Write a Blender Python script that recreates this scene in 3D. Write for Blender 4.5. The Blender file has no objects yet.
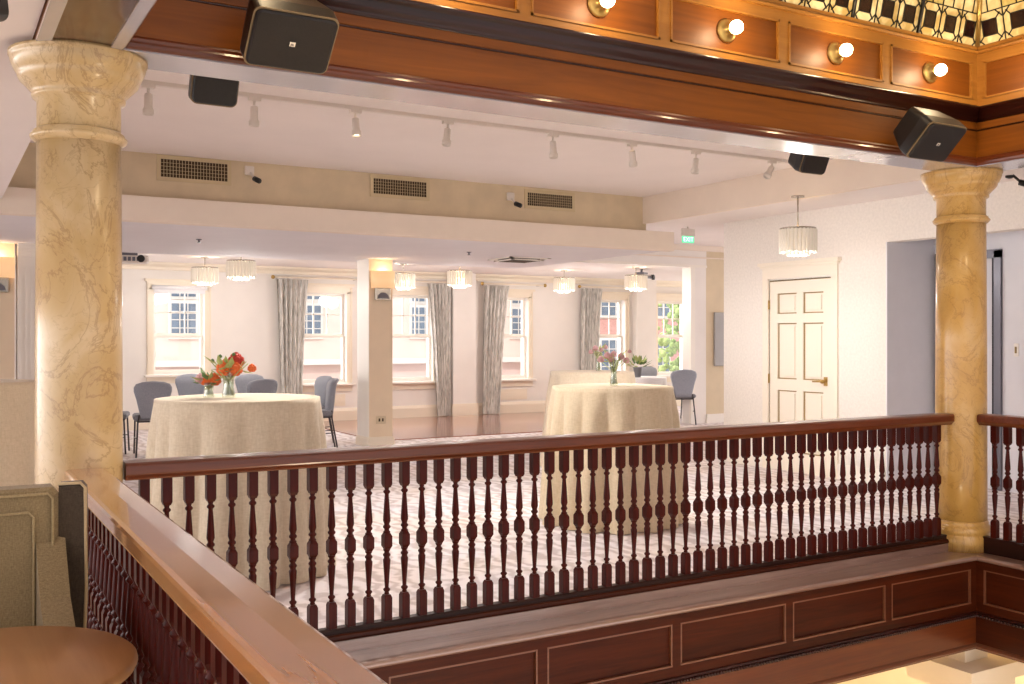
import bpy, math, random
from math import sin, cos, pi, radians as R, hypot, atan2
from mathutils import Matrix, Vector
random.seed(7)
S = bpy.context.scene
col = S.collection

# ------------------------------------------------------------------ materials
def lin(h):
    h = h.lstrip('#')
    o = []
    for i in (0, 2, 4):
        c = int(h[i:i+2], 16) / 255
        o.append(c / 12.92 if c <= .04045 else ((c + .055) / 1.055) ** 2.4)
    return (*o, 1)

def newmat(name):
    m = bpy.data.materials.new(name); m.use_nodes = True
    nt = m.node_tree; b = nt.nodes['Principled BSDF']
    return m, nt, b

def mixrgb(nt, fac, a, b, mode='MIX'):
    n = nt.nodes.new('ShaderNodeMix'); n.data_type = 'RGBA'; n.blend_type = mode
    for i, v in ((0, fac), (6, a), (7, b)):
        if hasattr(v, 'is_linked') or hasattr(v, 'links'): nt.links.new(v, n.inputs[i])
        else: n.inputs[i].default_value = v
    return n.outputs[2]

def coords(nt, scale, kind='Object', rot=(0, 0, 0)):
    tc = nt.nodes.new('ShaderNodeTexCoord'); mp = nt.nodes.new('ShaderNodeMapping')
    mp.inputs['Scale'].default_value = scale; mp.inputs['Rotation'].default_value = rot
    nt.links.new(tc.outputs[kind], mp.inputs[0]); return mp.outputs[0]

def noise(nt, vec, scale, detail=4, dist=0.0, rough=.5):
    n = nt.nodes.new('ShaderNodeTexNoise'); n.inputs['Scale'].default_value = scale
    n.inputs['Detail'].default_value = detail; n.inputs['Distortion'].default_value = dist
    n.inputs['Roughness'].default_value = rough
    nt.links.new(vec, n.inputs['Vector']); return n.outputs['Fac']

def ramp(nt, fac, stops):
    n = nt.nodes.new('ShaderNodeValToRGB'); cr = n.color_ramp
    while len(cr.elements) < len(stops): cr.elements.new(.5)
    for e, (p, c) in zip(cr.elements, stops): e.position = p; e.color = c
    nt.links.new(fac, n.inputs[0]); return n.outputs[0]

def bump(nt, b, h, strength=.2, dist=.01):
    n = nt.nodes.new('ShaderNodeBump'); n.inputs['Strength'].default_value = strength
    n.inputs['Distance'].default_value = dist
    nt.links.new(h, n.inputs['Height']); nt.links.new(n.outputs[0], b.inputs['Normal'])

def paint(name, c, rough=.6, var=.06, sc=6, bs=0.0, spec=.3, metal=0, emit=0):
    m, nt, b = newmat(name)
    f = noise(nt, coords(nt, (1, 1, 1)), sc, 5)
    base = lin(c); lo = tuple(v * (1 - var) for v in base[:3]) + (1,); hi = tuple(min(1, v * (1 + var)) for v in base[:3]) + (1,)
    nt.links.new(ramp(nt, f, [(.3, lo), (.7, hi)]), b.inputs['Base Color'])
    b.inputs['Roughness'].default_value = rough; b.inputs['Specular IOR Level'].default_value = spec
    b.inputs['Metallic'].default_value = metal
    if bs: bump(nt, b, noise(nt, coords(nt, (1, 1, 1)), 150, 3), bs, .003)
    return m

def wood(name, a, c, axis='X', rough=.3, coat=.3, sc=1.0, croughness=.12, spec=.35, cior=1.5):
    m, nt, b = newmat(name)
    st = {'X': (1.2, 22, 22), 'Y': (22, 1.2, 22), 'Z': (22, 22, 1.2)}[axis]
    st = tuple(v * sc for v in st)
    v = coords(nt, st)
    f = noise(nt, v, 1.6, 8, 1.2, .62)
    g = noise(nt, coords(nt, tuple(q * .12 for q in st)), 3, 3, .6)
    mx = mixrgb(nt, .35, ramp(nt, f, [(.25, lin(a)), (.75, lin(c))]), ramp(nt, g, [(.3, lin(a)), (.7, lin(c))]))
    nt.links.new(mx, b.inputs['Base Color'])
    b.inputs['Roughness'].default_value = rough
    b.inputs['Specular IOR Level'].default_value = spec; b.inputs['Coat IOR'].default_value = cior
    b.inputs['Coat Weight'].default_value = coat; b.inputs['Coat Roughness'].default_value = croughness
    bump(nt, b, f, .06, .002)
    return m

def marble(name, lo, mid, hi, vein):
    m, nt, b = newmat(name)
    v = coords(nt, (1, 1, .75))
    big = noise(nt, v, 3.2, 5, .8, .55)
    base = ramp(nt, big, [(.25, lin(lo)), (.5, lin(mid)), (.75, lin(hi))])
    w1 = noise(nt, v, 3.4, 9, 1.6, .62)
    ve = ramp(nt, w1, [(.478, (0, 0, 0, 1)), (.497, (1, 1, 1, 1)), (.516, (0, 0, 0, 1))])
    w2 = noise(nt, coords(nt, (1.3, 1.3, 1), rot=(.5, .3, 0)), 7.5, 8, 1.2, .6)
    ve2 = ramp(nt, w2, [(.485, (0, 0, 0, 1)), (.5, (.55, .55, .55, 1)), (.515, (0, 0, 0, 1))])
    c1 = mixrgb(nt, ve, base, lin(vein))
    c2 = mixrgb(nt, ve2, c1, lin(vein))
    c3 = mixrgb(nt, .5, base, c2)
    nt.links.new(c3, b.inputs['Base Color'])
    b.inputs['Roughness'].default_value = .3; b.inputs['Coat Weight'].default_value = .25; b.inputs['Coat Roughness'].default_value = .15
    return m

def cloth(name, a, c, sc=60, rough=.9, bs=.3, sheen=.2):
    m, nt, b = newmat(name)
    f = noise(nt, coords(nt, (sc, sc, sc * 3)), 1, 3)
    g = noise(nt, coords(nt, (sc * 3, sc * 3, sc * .6)), 1, 3)
    nt.links.new(mixrgb(nt, .5, ramp(nt, f, [(.3, lin(a)), (.7, lin(c))]), ramp(nt, g, [(.3, lin(a)), (.7, lin(c))])), b.inputs['Base Color'])
    b.inputs['Roughness'].default_value = rough; b.inputs['Sheen Weight'].default_value = sheen
    b.inputs['Specular IOR Level'].default_value = .15
    bump(nt, b, g, bs, .002)
    return m

def emis(name, c, s, base=None):
    m, nt, b = newmat(name)
    b.inputs['Base Color'].default_value = lin(base or c)
    b.inputs['Emission Color'].default_value = lin(c); b.inputs['Emission Strength'].default_value = s
    b.inputs['Roughness'].default_value = .5
    return m

def pane_glass(name, tint='ffffff', refl=.06):
    m, nt, b = newmat(name)
    nt.nodes.remove(b)
    o = nt.nodes['Material Output']
    t = nt.nodes.new('ShaderNodeBsdfTransparent'); t.inputs[0].default_value = lin(tint)
    g = nt.nodes.new('ShaderNodeBsdfGlossy'); g.inputs['Roughness'].default_value = .03
    mx = nt.nodes.new('ShaderNodeMixShader'); mx.inputs[0].default_value = refl
    nt.links.new(t.outputs[0], mx.inputs[1]); nt.links.new(g.outputs[0], mx.inputs[2]); nt.links.new(mx.outputs[0], o.inputs[0])
    return m

M = {}
M['white'] = paint('painted_wall_white', 'ece6e0', .75, .02, 3, .05)
M['wallpaper'] = paint('pale_linen_wallcovering', 'e9e2da', .8, .05, 40, .1)
M['ceiling'] = paint('ceiling_white', 'ece3df', .8, .02, 2)
M['ceil_low'] = paint('ceiling_plaster_grey_white', 'e2dde0', .8, .02, 2)
M['soffit'] = paint('soffit_beige', 'd6c4a6', .75, .06, 5, .1)
M['band'] = paint('soffit_cream', 'eadccd', .75, .02, 5)
M['tan'] = paint('tan_wall', 'ead6ba', .75, .03, 5, .1)
M['beige_wall'] = paint('beige_corridor_wall', 'd8c7aa', .8, .04, 4)
M['trim'] = paint('satin_white_trim', 'f0e9df', .35, .01, 2, 0, .5)
M['cream_trim'] = paint('cream_trim', 'eee2cf', .35, .01, 2, 0, .5)
M['door'] = paint('cream_door_paint', 'f0e6d6', .35, .01, 2, 0, .5)
M['groove'] = paint('shadow_gap_brown', '9c8356', .8, .05)
M['baluster'] = wood('baluster_dark_mahogany', '260704', '56150a', 'Z', .38, .04, 1, .12, .14)
M['rail'] = wood('handrail_mahogany', '481a0a', '743818', 'X', .3, .4)
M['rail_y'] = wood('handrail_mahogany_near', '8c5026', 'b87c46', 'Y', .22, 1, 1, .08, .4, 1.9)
M['base'] = wood('base_rail_dark', '180906', '34160c', 'X', .4, .1, 1, .2, .15)
M['base_y'] = wood('base_rail_dark_side', '180906', '34160c', 'Y', .4, .1, 1, .2, .15)
M['ledge'] = wood('ledge_painted_sheen_mahogany', '76564a', 'a48476', 'X', .3, 1, 1, .09, .4, 2.0)  # dark wood; its bright pinkish sheen is put into the base colour
M['ledge_y'] = wood('ledge_painted_sheen_mahogany_side', '76564a', 'a48476', 'Y', .3, 1, 1, .09, .4, 2.0)
M['fascia'] = wood('fascia_walnut', '240a03', '4e1d07', 'X', .45, .05, 1, .2, .14)
M['fascia_y'] = wood('fascia_walnut_side', '240a03', '4e1d07', 'Y', .45, .05, 1, .2, .14)
M['fillet'] = wood('fillet_brown', '5c3322', '7e5038', 'X', .35, .4)
M['fillet_y'] = wood('fillet_brown_side', '5c3322', '7e5038', 'Y', .35, .4)
M['beam'] = wood('beam_honey_mahogany', '623208', '8e5012', 'X', .45, .1, .55, .3, .2)
M['beam_y'] = wood('beam_honey_mahogany_side', '623208', '8e5012', 'Y', .45, .1, .55, .3, .2)
M['oak'] = wood('band_golden_oak', '8a561c', 'b07832', 'X', .42, .1, .6, .3, .25)
M['oak_y'] = wood('band_golden_oak_side', '8a561c', 'b07832', 'Y', .42, .1, .6, .3, .25)
M['crown'] = wood('crown_dark_mahogany', '1e0a07', '38130c', 'X', .3, .3, 1, .15, .25)
M['crown_y'] = wood('crown_dark_mahogany_side', '1e0a07', '38130c', 'Y', .3, .3, 1, .15, .25)
M['arch'] = wood('architrave_red_mahogany', '4a1a08', '723612', 'X', .35, .3)
M['arch_y'] = wood('architrave_red_mahogany_side', '4a1a08', '723612', 'Y', .35, .3)
M['soffit_sheen_edging'] = paint('soffit_painted_sheen_and_edging', 'd4d2d8', .16, .05, 3, 0, .8, .5)  # pale tone paints window reflections on the soffit; also plain white edging
M['soffit_panel'] = wood('soffit_panel_lacquer', '34190a', '5a3214', 'Y', .2, .7)
M['marble'] = marble('golden_marble', 'b8965e', 'c9ac7a', 'dcc6a0', '8c6438')
M['marble2'] = marble('golden_marble_deep', 'b0853e', 'c49a54', 'd4b07a', '8a5e2c')
M['linen'] = cloth('beige_linen', 'c6b69c', 'dbceb8', 35, .85, .35)
M['linen2'] = cloth('pale_linen', 'd8c7ac', 'eadbc4', 35, .85, .35)
M['linen3'] = cloth('warm_linen', 'c8b696', 'dccbb0', 35, .85, .35)
M['white_cloth'] = cloth('white_cloth', 'e4e2e4', 'f4f2f2', 35)
M['chair'] = cloth('grey_chair_fabric', '888c96', 'aaaeb8', 80)
M['chair_seat'] = cloth('dark_seat_fabric', '6a6a70', '8a8a90', 80)
M['tweed'] = cloth('olive_tweed', '78684a', 'a08e6c', 120, .95, .6)
M['tweed_shaded'] = cloth('shaded_tweed', '3c332a', '584c3e', 120, .95, .6)  # same tweed darkened: shade on the wing put into its colour
M['tweed_light'] = cloth('pale_tweed', '93815c', 'b8a680', 120, .95, .4)
M['piping'] = cloth('tan_piping', 'b9a27c', 'cdb892', 120)
M['curtain'] = None
M['metal'] = paint('dark_chair_metal', '4a4648', .35, .05, 5, 0, .5, .7)
M['chrome'] = paint('brushed_nickel', 'b8b0a4', .25, .03, 5, 0, .5, .9)
M['brass'] = paint('aged_brass', 'b89858', .3, .05, 5, 0, .5, .8)
M['black'] = paint('black_plastic', '1c191a', .45, .1, 8, 0, .4)
M['black_grille'] = paint('black_speaker_grille', '201b1a', .55, .15, 60, .3, .4)
M['fixture'] = paint('white_metal_fixture', 'ddd4cb', .4, .02, 5, 0, .5)
M['tabletop'] = wood('side_table_maple', '92633c', 'b08458', 'Y', .4, .3, .5)
M['grille_dark'] = paint('vent_dark_slots', '4a3a2a', .8, .1)
M['grille'] = paint('vent_beige_grille', 'cdbb98', .5, .03)
M['green'] = paint('leaf_green', '5f7d4a', .6, .2, 20)
M['green2'] = paint('pale_leaf_green', 'a9b070', .6, .2, 20)
M['orange'] = paint('orange_petals', 'e2703a', .6, .12, 20)
M['red'] = paint('red_petals', 'b8382c', .6, .12, 20)
M['pink'] = paint('pale_pink_petals', 'c99e9e', .6, .15, 20)
M['pot'] = paint('grey_pot', '77777c', .5)
M['glass'] = pane_glass('clear_pane')
M['vase'] = pane_glass('vase_glass', 'eef2ea', .16)
M['screen'] = paint('grey_panel', 'a8a6a4', .5, .02)
M['bulb'] = emis('lit_bulb', 'fff0cc', 14)
M['bulb_soft'] = emis('lit_candle_bulb', 'ffe2a8', 10)
M['shade'] = emis('lit_sconce_shade', 'ffc890', .42, 'd0b08c')
M['crystal'] = emis('lit_crystal_rods', 'fff0d8', .12, 'd8d0c4')
M['spot_lens'] = emis('lit_spot_lens', 'ffe6c0', 6)
M['exit'] = emis('green_exit_sign', '3fd39a', .6, '7ad8b0')
M['exit_white'] = emis('exit_letters', 'eafff4', .9)
M['logo'] = paint('pale_logo_metal', 'e8e0d4', .3, .02, 5, 0, .5, .2)
M['rim'] = paint('speaker_rim_lit_tan', '8c7656', .4, .03)  # tan of bulb light on the black cabinet edges, put into the colour
M['frame_dark'] = paint('grey_metal_frame', '6a6870', .35, .05, 5, 0, .5, .5)
M['slot'] = paint('black_slot', '201c22', .6)
M['alcove'] = paint('cool_grey_wall', 'e2e0e4', .6, .02)
M['cream_low'] = paint('lower_hall_cream', 'efe2cc', .7, .03)
M['facade'] = paint('pale_pink_stucco', 'd4bcb0', .8, .05, 1.2)
M['facade_white'] = paint('white_stone_trim', 'cfc8c0', .8, .02)
M['facade_glass'] = paint('blue_grey_window_glass', '5c6a7a', .2, .2, 3)
M['brick'] = paint('red_brick_facade', 'b88880', .85, .15, 8)
M['awning'] = paint('red_awning', 'a85860', .7)
M['street'] = paint('pale_street', 'a8a4a0', .9)
M['trunk'] = paint('tree_bark', '6a6878', .9)
M['foliage'] = paint('street_tree_leaves', '8a9a5c', .8, .35, 9)
M['lamp_blue'] = paint('blue_grey_post', '51688c', .5)

# carpet
m, nt, b = newmat('patterned_carpet')
v = coords(nt, (1, 1, 1))
w = nt.nodes.new('ShaderNodeTexWave'); w.inputs['Scale'].default_value = 2.2; w.inputs['Distortion'].default_value = 11
w.inputs['Detail'].default_value = 3; w.inputs['Detail Scale'].default_value = 1.6; nt.links.new(v, w.inputs['Vector'])
c1 = ramp(nt, w.outputs['Fac'], [(.1, lin('b3a4a2')), (.4, lin('d2c8c8')), (.8, lin('e4dcdc'))])
c2 = ramp(nt, noise(nt, v, 1.1, 3, .5), [(.4, lin('dcd6da')), (.68, lin('d6bea4'))])
nt.links.new(mixrgb(nt, .35, c1, c2), b.inputs['Base Color'])
b.inputs['Roughness'].default_value = .85; bump(nt, b, noise(nt, v, 260, 2), .3, .004)
M['carpet'] = m
# dance floor
M['dance'] = wood('dance_floor_parquet', '7e4a3a', 'a86e56', 'X', .18, .7, .3, .1)
# curtain
m, nt, b = newmat('grey_white_curtain')
f = noise(nt, coords(nt, (40, 40, 5)), 1, 4, .8)
nt.links.new(ramp(nt, f, [(.35, lin('a5a29c')), (.5, lin('cfcbc4')), (.7, lin('e8e4de'))]), b.inputs['Base Color'])
b.inputs['Roughness'].default_value = .9
M['curtain'] = m
# stained glass, with emission standing in for daylight behind it
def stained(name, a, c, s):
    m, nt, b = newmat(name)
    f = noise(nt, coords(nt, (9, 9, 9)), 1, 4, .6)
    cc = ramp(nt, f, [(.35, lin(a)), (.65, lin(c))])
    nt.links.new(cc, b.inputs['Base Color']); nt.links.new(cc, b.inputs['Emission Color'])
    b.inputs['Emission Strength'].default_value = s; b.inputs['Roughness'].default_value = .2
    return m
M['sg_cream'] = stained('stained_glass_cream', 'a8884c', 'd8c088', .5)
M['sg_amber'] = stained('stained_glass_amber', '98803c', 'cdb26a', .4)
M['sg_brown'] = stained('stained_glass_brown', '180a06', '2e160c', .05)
M['lead'] = paint('lead_came', '1a1612', .4)

# ------------------------------------------------------------------ mesh builder
class MB:
    def __init__(s): s.v = []; s.f = []; s.m = []; s.s = []; s.T = Matrix()
    def add(s, vs, fs, mat=0, smooth=False):
        k = len(s.v); s.v += [tuple(s.T @ Vector(p)) for p in vs]
        for q in fs: s.f.append(tuple(k + i for i in q)); s.m.append(mat); s.s.append(smooth)
        return s
    def box(s, x0, x1, y0, y1, z0, z1, mat=0):
        return s.add([(x0,y0,z0),(x1,y0,z0),(x1,y1,z0),(x0,y1,z0),(x0,y0,z1),(x1,y0,z1),(x1,y1,z1),(x0,y1,z1)],
              [(3,2,1,0),(4,5,6,7),(0,1,5,4),(1,2,6,5),(2,3,7,6),(3,0,4,7)], mat)
    def bbox(s, x0, x1, y0, y1, z0, z1, r=.01, mat=0):
        """box with chamfered edges on the vertical and horizontal outlines"""
        pts = []
        for (z, d) in ((z0, r), (z0 + r, 0), (z1 - r, 0), (z1, r)):
            pts += [[(x0+d+ r,y0+d),(x1-d-r,y0+d),(x1-d,y0+d+r),(x1-d,y1-d-r),(x1-d-r,y1-d),(x0+d+r,y1-d),(x0+d,y1-d-r),(x0+d,y0+d+r)]]
        vs = []; [vs.extend([(x, y, z) for x, y in p]) for p, z in zip(pts, (z0, z0+r, z1-r, z1))]
        fs = [tuple(range(7, -1, -1)), tuple(range(24, 32))]
        for k in range(3):
            for i in range(8):
                j = (i + 1) % 8; fs.append((k*8+i, k*8+j, k*8+8+j, k*8+8+i))
        return s.add(vs, fs, mat)
    def lathe(s, prof, c=(0, 0, 0), n=16, mat=0, smooth=True, caps=True, ang=0):
        vs = []; fs = []
        for r, z in prof:
            for i in range(n):
                a = 2 * pi * i / n + ang; vs.append((c[0] + r * cos(a), c[1] + r * sin(a), c[2] + z))
        for k in range(len(prof) - 1):
            for i in range(n):
                j = (i + 1) % n; fs.append((k*n+i, k*n+j, k*n+n+j, k*n+n+i))
        s.add(vs, fs, mat, smooth)
        if caps:
            for k, rev in ((0, True), (len(prof) - 1, False)):
                if prof[k][0] > 1e-5:
                    q = list(range(k*n, k*n+n)); q = q[::-1] if rev else q
                    s.add([tuple(vs[i]) for i in q], [tuple(range(n))], mat, False)
        return s
    def tube(s, pts, r, n=8, mat=0, close=False):
        pts = [Vector(p) for p in pts]; vs = []; fs = []
        rs = r if isinstance(r, (list, tuple)) else [r] * len(pts)
        up = Vector((0, 0, 1))
        for k, p in enumerate(pts):
            a = pts[max(0, k - 1)]; b_ = pts[min(len(pts) - 1, k + 1)]
            if close: a = pts[k - 1]; b_ = pts[(k + 1) % len(pts)]
            d = (b_ - a).normalized()
            u = d.cross(up)
            if u.length < .05: u = d.cross(Vector((1, 0, 0)))
            u.normalize(); w_ = d.cross(u).normalized()
            for i in range(n):
                t = 2 * pi * i / n; vs.append(tuple(p + rs[k] * (cos(t) * u + sin(t) * w_)))
        K = len(pts)
        for k in range(K if close else K - 1):
            k2 = (k + 1) % K
            for i in range(n):
                j = (i + 1) % n; fs.append((k*n+i, k2*n+i, k2*n+j, k*n+j))
        if not close: fs += [tuple(range(n)), tuple(range(K*n-1, K*n-n-1, -1))]
        return s.add(vs, fs, mat, True)
    def extrude(s, poly, d0, d1, plane='XZ', mat=0, smooth=False):
        """poly: 2-D points; plane XZ -> extruded along Y, XY -> Z, YZ -> X"""
        f = {'XZ': lambda p, d: (p[0], d, p[1]), 'XY': lambda p, d: (p[0], p[1], d), 'YZ': lambda p, d: (d, p[0], p[1])}[plane]
        n = len(poly); vs = [f(p, d0) for p in poly] + [f(p, d1) for p in poly]
        fs = [tuple(range(n)), tuple(range(2*n-1, n-1, -1))]
        s.add(vs, fs, mat)
        s.add(vs, [(i, n + i, n + (i + 1) % n, (i + 1) % n) for i in range(n)], mat, smooth)
        return s
    def sphere(s, c, r, mat=0, n=10, m=6, sc=(1, 1, 1)):
        vs = []; fs = []
        for k in range(m + 1):
            p = pi * k / m
            for i in range(n):
                a = 2*pi*i/n; vs.append((c[0]+r*sc[0]*sin(p)*cos(a), c[1]+r*sc[1]*sin(p)*sin(a), c[2]-r*sc[2]*cos(p)))
        for k in range(m):
            for i in range(n):
                j = (i+1) % n; fs.append((k*n+i, k*n+j, k*n+n+j, k*n+n+i))
        return s.add(vs, fs, mat, True)
    def grid(s, fn, nu, nv, mat=0, smooth=True, wrap=False):
        vs = [fn(i / (nu if wrap else nu - 1), j / (nv - 1)) for j in range(nv) for i in range(nu)]
        fs = []
        for j in range(nv - 1):
            for i in range(nu if wrap else nu - 1):
                i2 = (i + 1) % nu; fs.append((j*nu+i, j*nu+i2, j*nu+nu+i2, j*nu+nu+i))
        return s.add(vs, fs, mat, smooth)
    def build(s, name, mat, parent=None, loc=None, rz=0):
        me = bpy.data.meshes.new(name); me.from_pydata(s.v, [], s.f)
        mats = mat if isinstance(mat, (list, tuple)) else [mat]
        for q in mats: me.materials.append(M[q] if isinstance(q, str) else q)
        for p, mi, sm in zip(me.polygons, s.m, s.s): p.material_index = mi; p.use_smooth = sm
        me.validate(); me.update()
        import bmesh
        bm = bmesh.new(); bm.from_mesh(me); bmesh.ops.remove_doubles(bm, verts=bm.verts, dist=1e-6)
        bmesh.ops.recalc_face_normals(bm, faces=bm.faces); bm.to_mesh(me); bm.free()
        o = bpy.data.objects.new(name, me); col.objects.link(o)
        if parent: o.parent = parent
        if loc is not None: o.location = loc
        o.rotation_euler.z = rz
        return o

def tag(o, label=None, cat=None, group=None, kind=None):
    if label: o['label'] = label
    if cat: o['category'] = cat
    if group: o['group'] = group
    if kind: o['kind'] = kind
    return o
def thing(name, label, cat, loc=(0, 0, 0), rz=0, group=None):
    o = bpy.data.objects.new(name, None); col.objects.link(o); o.location = loc; o.rotation_euler.z = rz
    o.empty_display_size = .1
    return tag(o, label, cat, group)
def struct(name, mb, mat, parent=None):
    o = mb.build(name, mat, parent)
    if not parent: o['kind'] = 'structure'
    return o
def sroot(name):
    o = bpy.data.objects.new(name, None); col.objects.link(o); o['kind'] = 'structure'; return o
def letters(txt, size, ext, mat, parent, mtx):
    c = bpy.data.curves.new('lettering', 'FONT'); c.body = txt; c.size = size; c.align_x = 'CENTER'; c.extrude = ext
    q = bpy.data.objects.new('tmp', c); col.objects.link(q); bpy.context.view_layer.update()
    me = bpy.data.meshes.new_from_object(q.evaluated_get(bpy.context.evaluated_depsgraph_get())); bpy.data.objects.remove(q); bpy.data.curves.remove(c)
    me.materials.clear(); me.materials.append(M[mat])
    o = bpy.data.objects.new('lettering', me); col.objects.link(o); o.parent = parent; o.matrix_basis = mtx
    return o
def kids(o): return [c for c in bpy.data.objects if c.parent == o]
def copy_tree(o, parent=None):
    c = o.copy(); col.objects.link(c); c.parent = parent
    for ch in kids(o): copy_tree(ch, c)
    return c
def place(o, loc, rz=0, label=None):
    o.location = loc; o.rotation_euler.z = rz
    if label: o['label'] = label
    return o

# ------------------------------------------------------------------ void outline
VL, VF, VR, VN = .635, 4.08, 5.88, -1.6      # left, far, right faces of the void and its near end
def run(mb, prof, side, mat=0, smooth=False):
    """profile of (d, z): d metres out into the void, extruded along one side with mitred corners"""
    pts = []
    for d, z in prof:
        if side == 'far': pts.append(((VL + d, VF - d, z), (VR - d, VF - d, z)))
        if side == 'left': pts.append(((VL + d, VN, z), (VL + d, VF - d, z)))
        if side == 'right': pts.append(((VR - d, VN, z), (VR - d, VF - d, z)))
    vs = [q for p in pts for q in p]
    n = len(pts)
    fs = [(2*i, 2*i+1, 2*((i+1) % n)+1, 2*((i+1) % n)) for i in range(n)]
    mb.add(vs, fs, mat, smooth)
    mb.add(vs, [tuple(range(0, 2*n, 2)), tuple(range(2*n-1, -1, -2))], mat)
    return mb
def sidebox(mb, side, a, b, d0, d1, z0, z1, mat=0):
    """box along a side from a to b (X on the far side, Y on the others), between depths d0<d1 into the void"""
    if side == 'far': mb.box(a, b, VF - d1, VF - d0, z0, z1, mat)
    if side == 'left': mb.box(VL + d0, VL + d1, a, b, z0, z1, mat)
    if side == 'right': mb.box(VR - d1, VR - d0, a, b, z0, z1, mat)
    return mb

# ------------------------------------------------------------------ the setting
m = MB()
m.box(-8, 16, 4.26, 16.2, -.4, 0)
m.box(-8, .45, -4, 4.26, -.4, 0)
m.box(6.07, 16, -4, 4.26, -.4, 0)
struct('floor', m, 'carpet')
m = MB().box(5.3, 10.4, 12.75, 16.15, 0, .012); struct('floor_dance', m, 'dance')
struct('ceiling', MB().box(.49, 7.15, 4.35, 9.35, 3.06, 3.2), 'ceiling')
struct('ceiling_low', MB().box(-8, 7.5, 9.25, 12.7, 2.45, 2.595), 'ceil_low')
struct('ceiling_window', MB().box(-8, 16, 12.86, 16.4, 2.6, 2.75).box(-8, 7.5, 12.7, 12.86, 2.6, 2.75), 'ceiling')
struct('ceiling_left', MB().box(-8, .33, -4, 4.36, 2.56, 2.7).box(-8, .41, 4.36, 9.13, 2.56, 2.7), 'ceiling')
struct('ceiling_corridor', MB().box(7.36, 16, 9.2, 12.7, 2.95, 3.1).box(7.2, 16, 9.1, 9.2, 2.9, 3.1), 'ceiling')
struct('ceiling_right', MB().box(7.2, 16, 4.35, 9.2, 2.75, 2.9).box(6.3, 16, -4, 4.35, 2.75, 2.9), 'ceiling')
struct('wall_soffit', MB().box(.41, 7.2, 9.25, 9.35, 2.6, 3.06), 'soffit')
struct('trim_1', MB().box(-8, 7.52, 9.13, 9.25, 2.44, 2.66), 'band')
struct('wall_soffit_right', MB().box(7.15, 7.2, 4.35, 9.25, 2.75, 3.06), 'band')
struct('wall_soffit_left', MB().box(.41, .49, 4.37, 9.25, 2.56, 3.06), 'ceiling')
# header over the wide opening, its end pier and the beige wall beyond
m = MB().box(7.5, 11.14, 12.69, 12.85, 2.59, 2.95).box(10.8, 11.14, 12.7, 12.9, 0, 2.6)
struct('wall_opening', m, 'white')
m = MB().box(7.5, 11.14, 12.675, 12.7, 2.585, 2.625); m.box(10.78, 10.87, 12.66, 12.7, 0, 2.6); struct('trim_2', m, 'trim')
struct('wall_corridor', MB().box(11.14, 16, 12.7, 12.85, 0, 2.95), 'beige_wall')
struct('trim_3', MB().box(7.5, 16, 12.655, 12.7, 2.86, 2.95).box(7.5, 16, 12.67, 12.7, 2.74, 2.76), 'band')
struct('baseboard_corridor', MB().box(11.14, 16, 12.67, 12.7, 0, .15), 'trim')
# door wall (runs away from the camera) with the door opening and a deep alcove
m = MB(); m.box(7.9, 8.05, 7.97, 8.7, 0, 2.75); m.box(7.9, 8.05, 6.44, 7.1, 0, 2.75); m.box(7.9, 8.05, 7.1, 7.97, 2.035, 2.75)
m.box(7.9, 8.05, 3.2, 6.44, 2.34, 2.75); m.box(8.05, 10, 8.55, 8.7, 0, 2.75); m.box(7.9, 8.05, -4, 3.2, 0, 2.75)
struct('wall_right', m, 'wallpaper')
m = MB(); m.box(7.9, 8.6, 6.425, 6.44, 0, 2.34); m.box(8.05, 8.6, 6.441, 6.54, 0, 2.5); m.box(8.6, 8.72, 6.40, 6.54, 0, 2.5); m.box(8.6, 8.72, 3.2, 5.70, 0, 2.5)
m.box(8.6, 8.72, 5.70, 6.40, 2.24, 2.5); m.box(8.05, 8.6, 3.2, 6.44, 2.5, 2.6); m.box(8.05, 8.7, 3.1, 3.2, 0, 2.5)
struct('wall_alcove', m, 'alcove')
m = MB(); m.box(7.88, 7.9, 7.97, 8.7, 0, .15); m.box(7.88, 7.9, 6.44, 7.02, 0, .15); struct('baseboard_right', m, 'trim')
struct('sun_block_slab', MB().box(-11, 16.4, -13, 16.4, 4.9, 5.1), 'ceiling')  # unseen slab added to keep the sun off the interior

# lower hall under the floor
m = MB(); m.box(-3, 10, 9.0, 9.2, -3.7, -.45); m.box(9.4, 9.6, -4, 9.0, -3.7, -.45); m.box(-3.2, -3, -4, 9.0, -3.7, -.45); struct('wall_lower', m, 'cream_low')
struct('floor_lower', MB().box(-3, 10, -4, 9.2, -3.8, -3.7), 'cream_low')
m = MB(); m.box(-3, 10, 4.2, 9.2, -.47, -.41); m.box(-3, .5, -4, 4.2, -.47, -.41); m.box(6.0, 10, -4, 4.2, -.47, -.41); struct('ceiling_lower', m, 'cream_low')

# ------------------------------------------------------------------ window wall
WY = 16.2
wins = [(2.97, 3.75, .86), (5.30, 6.14, .66), (6.97, 7.78, .66), (8.97, 9.78, .66), (11.25, 12.06, .66), (12.89, 13.70, .66)]
ZT = 2.18
m = MB(); x = -8
for a, b_, zb in wins:
    m.box(x, a, WY, WY + .25, 0, 2.6); m.box(a, b_, WY, WY + .25, 0, zb); m.box(a, b_, WY, WY + .25, ZT, 2.6); x = b_
m.box(x, 16, WY, WY + .25, 0, 2.6)
struct('wall_window', m, 'white')
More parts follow.
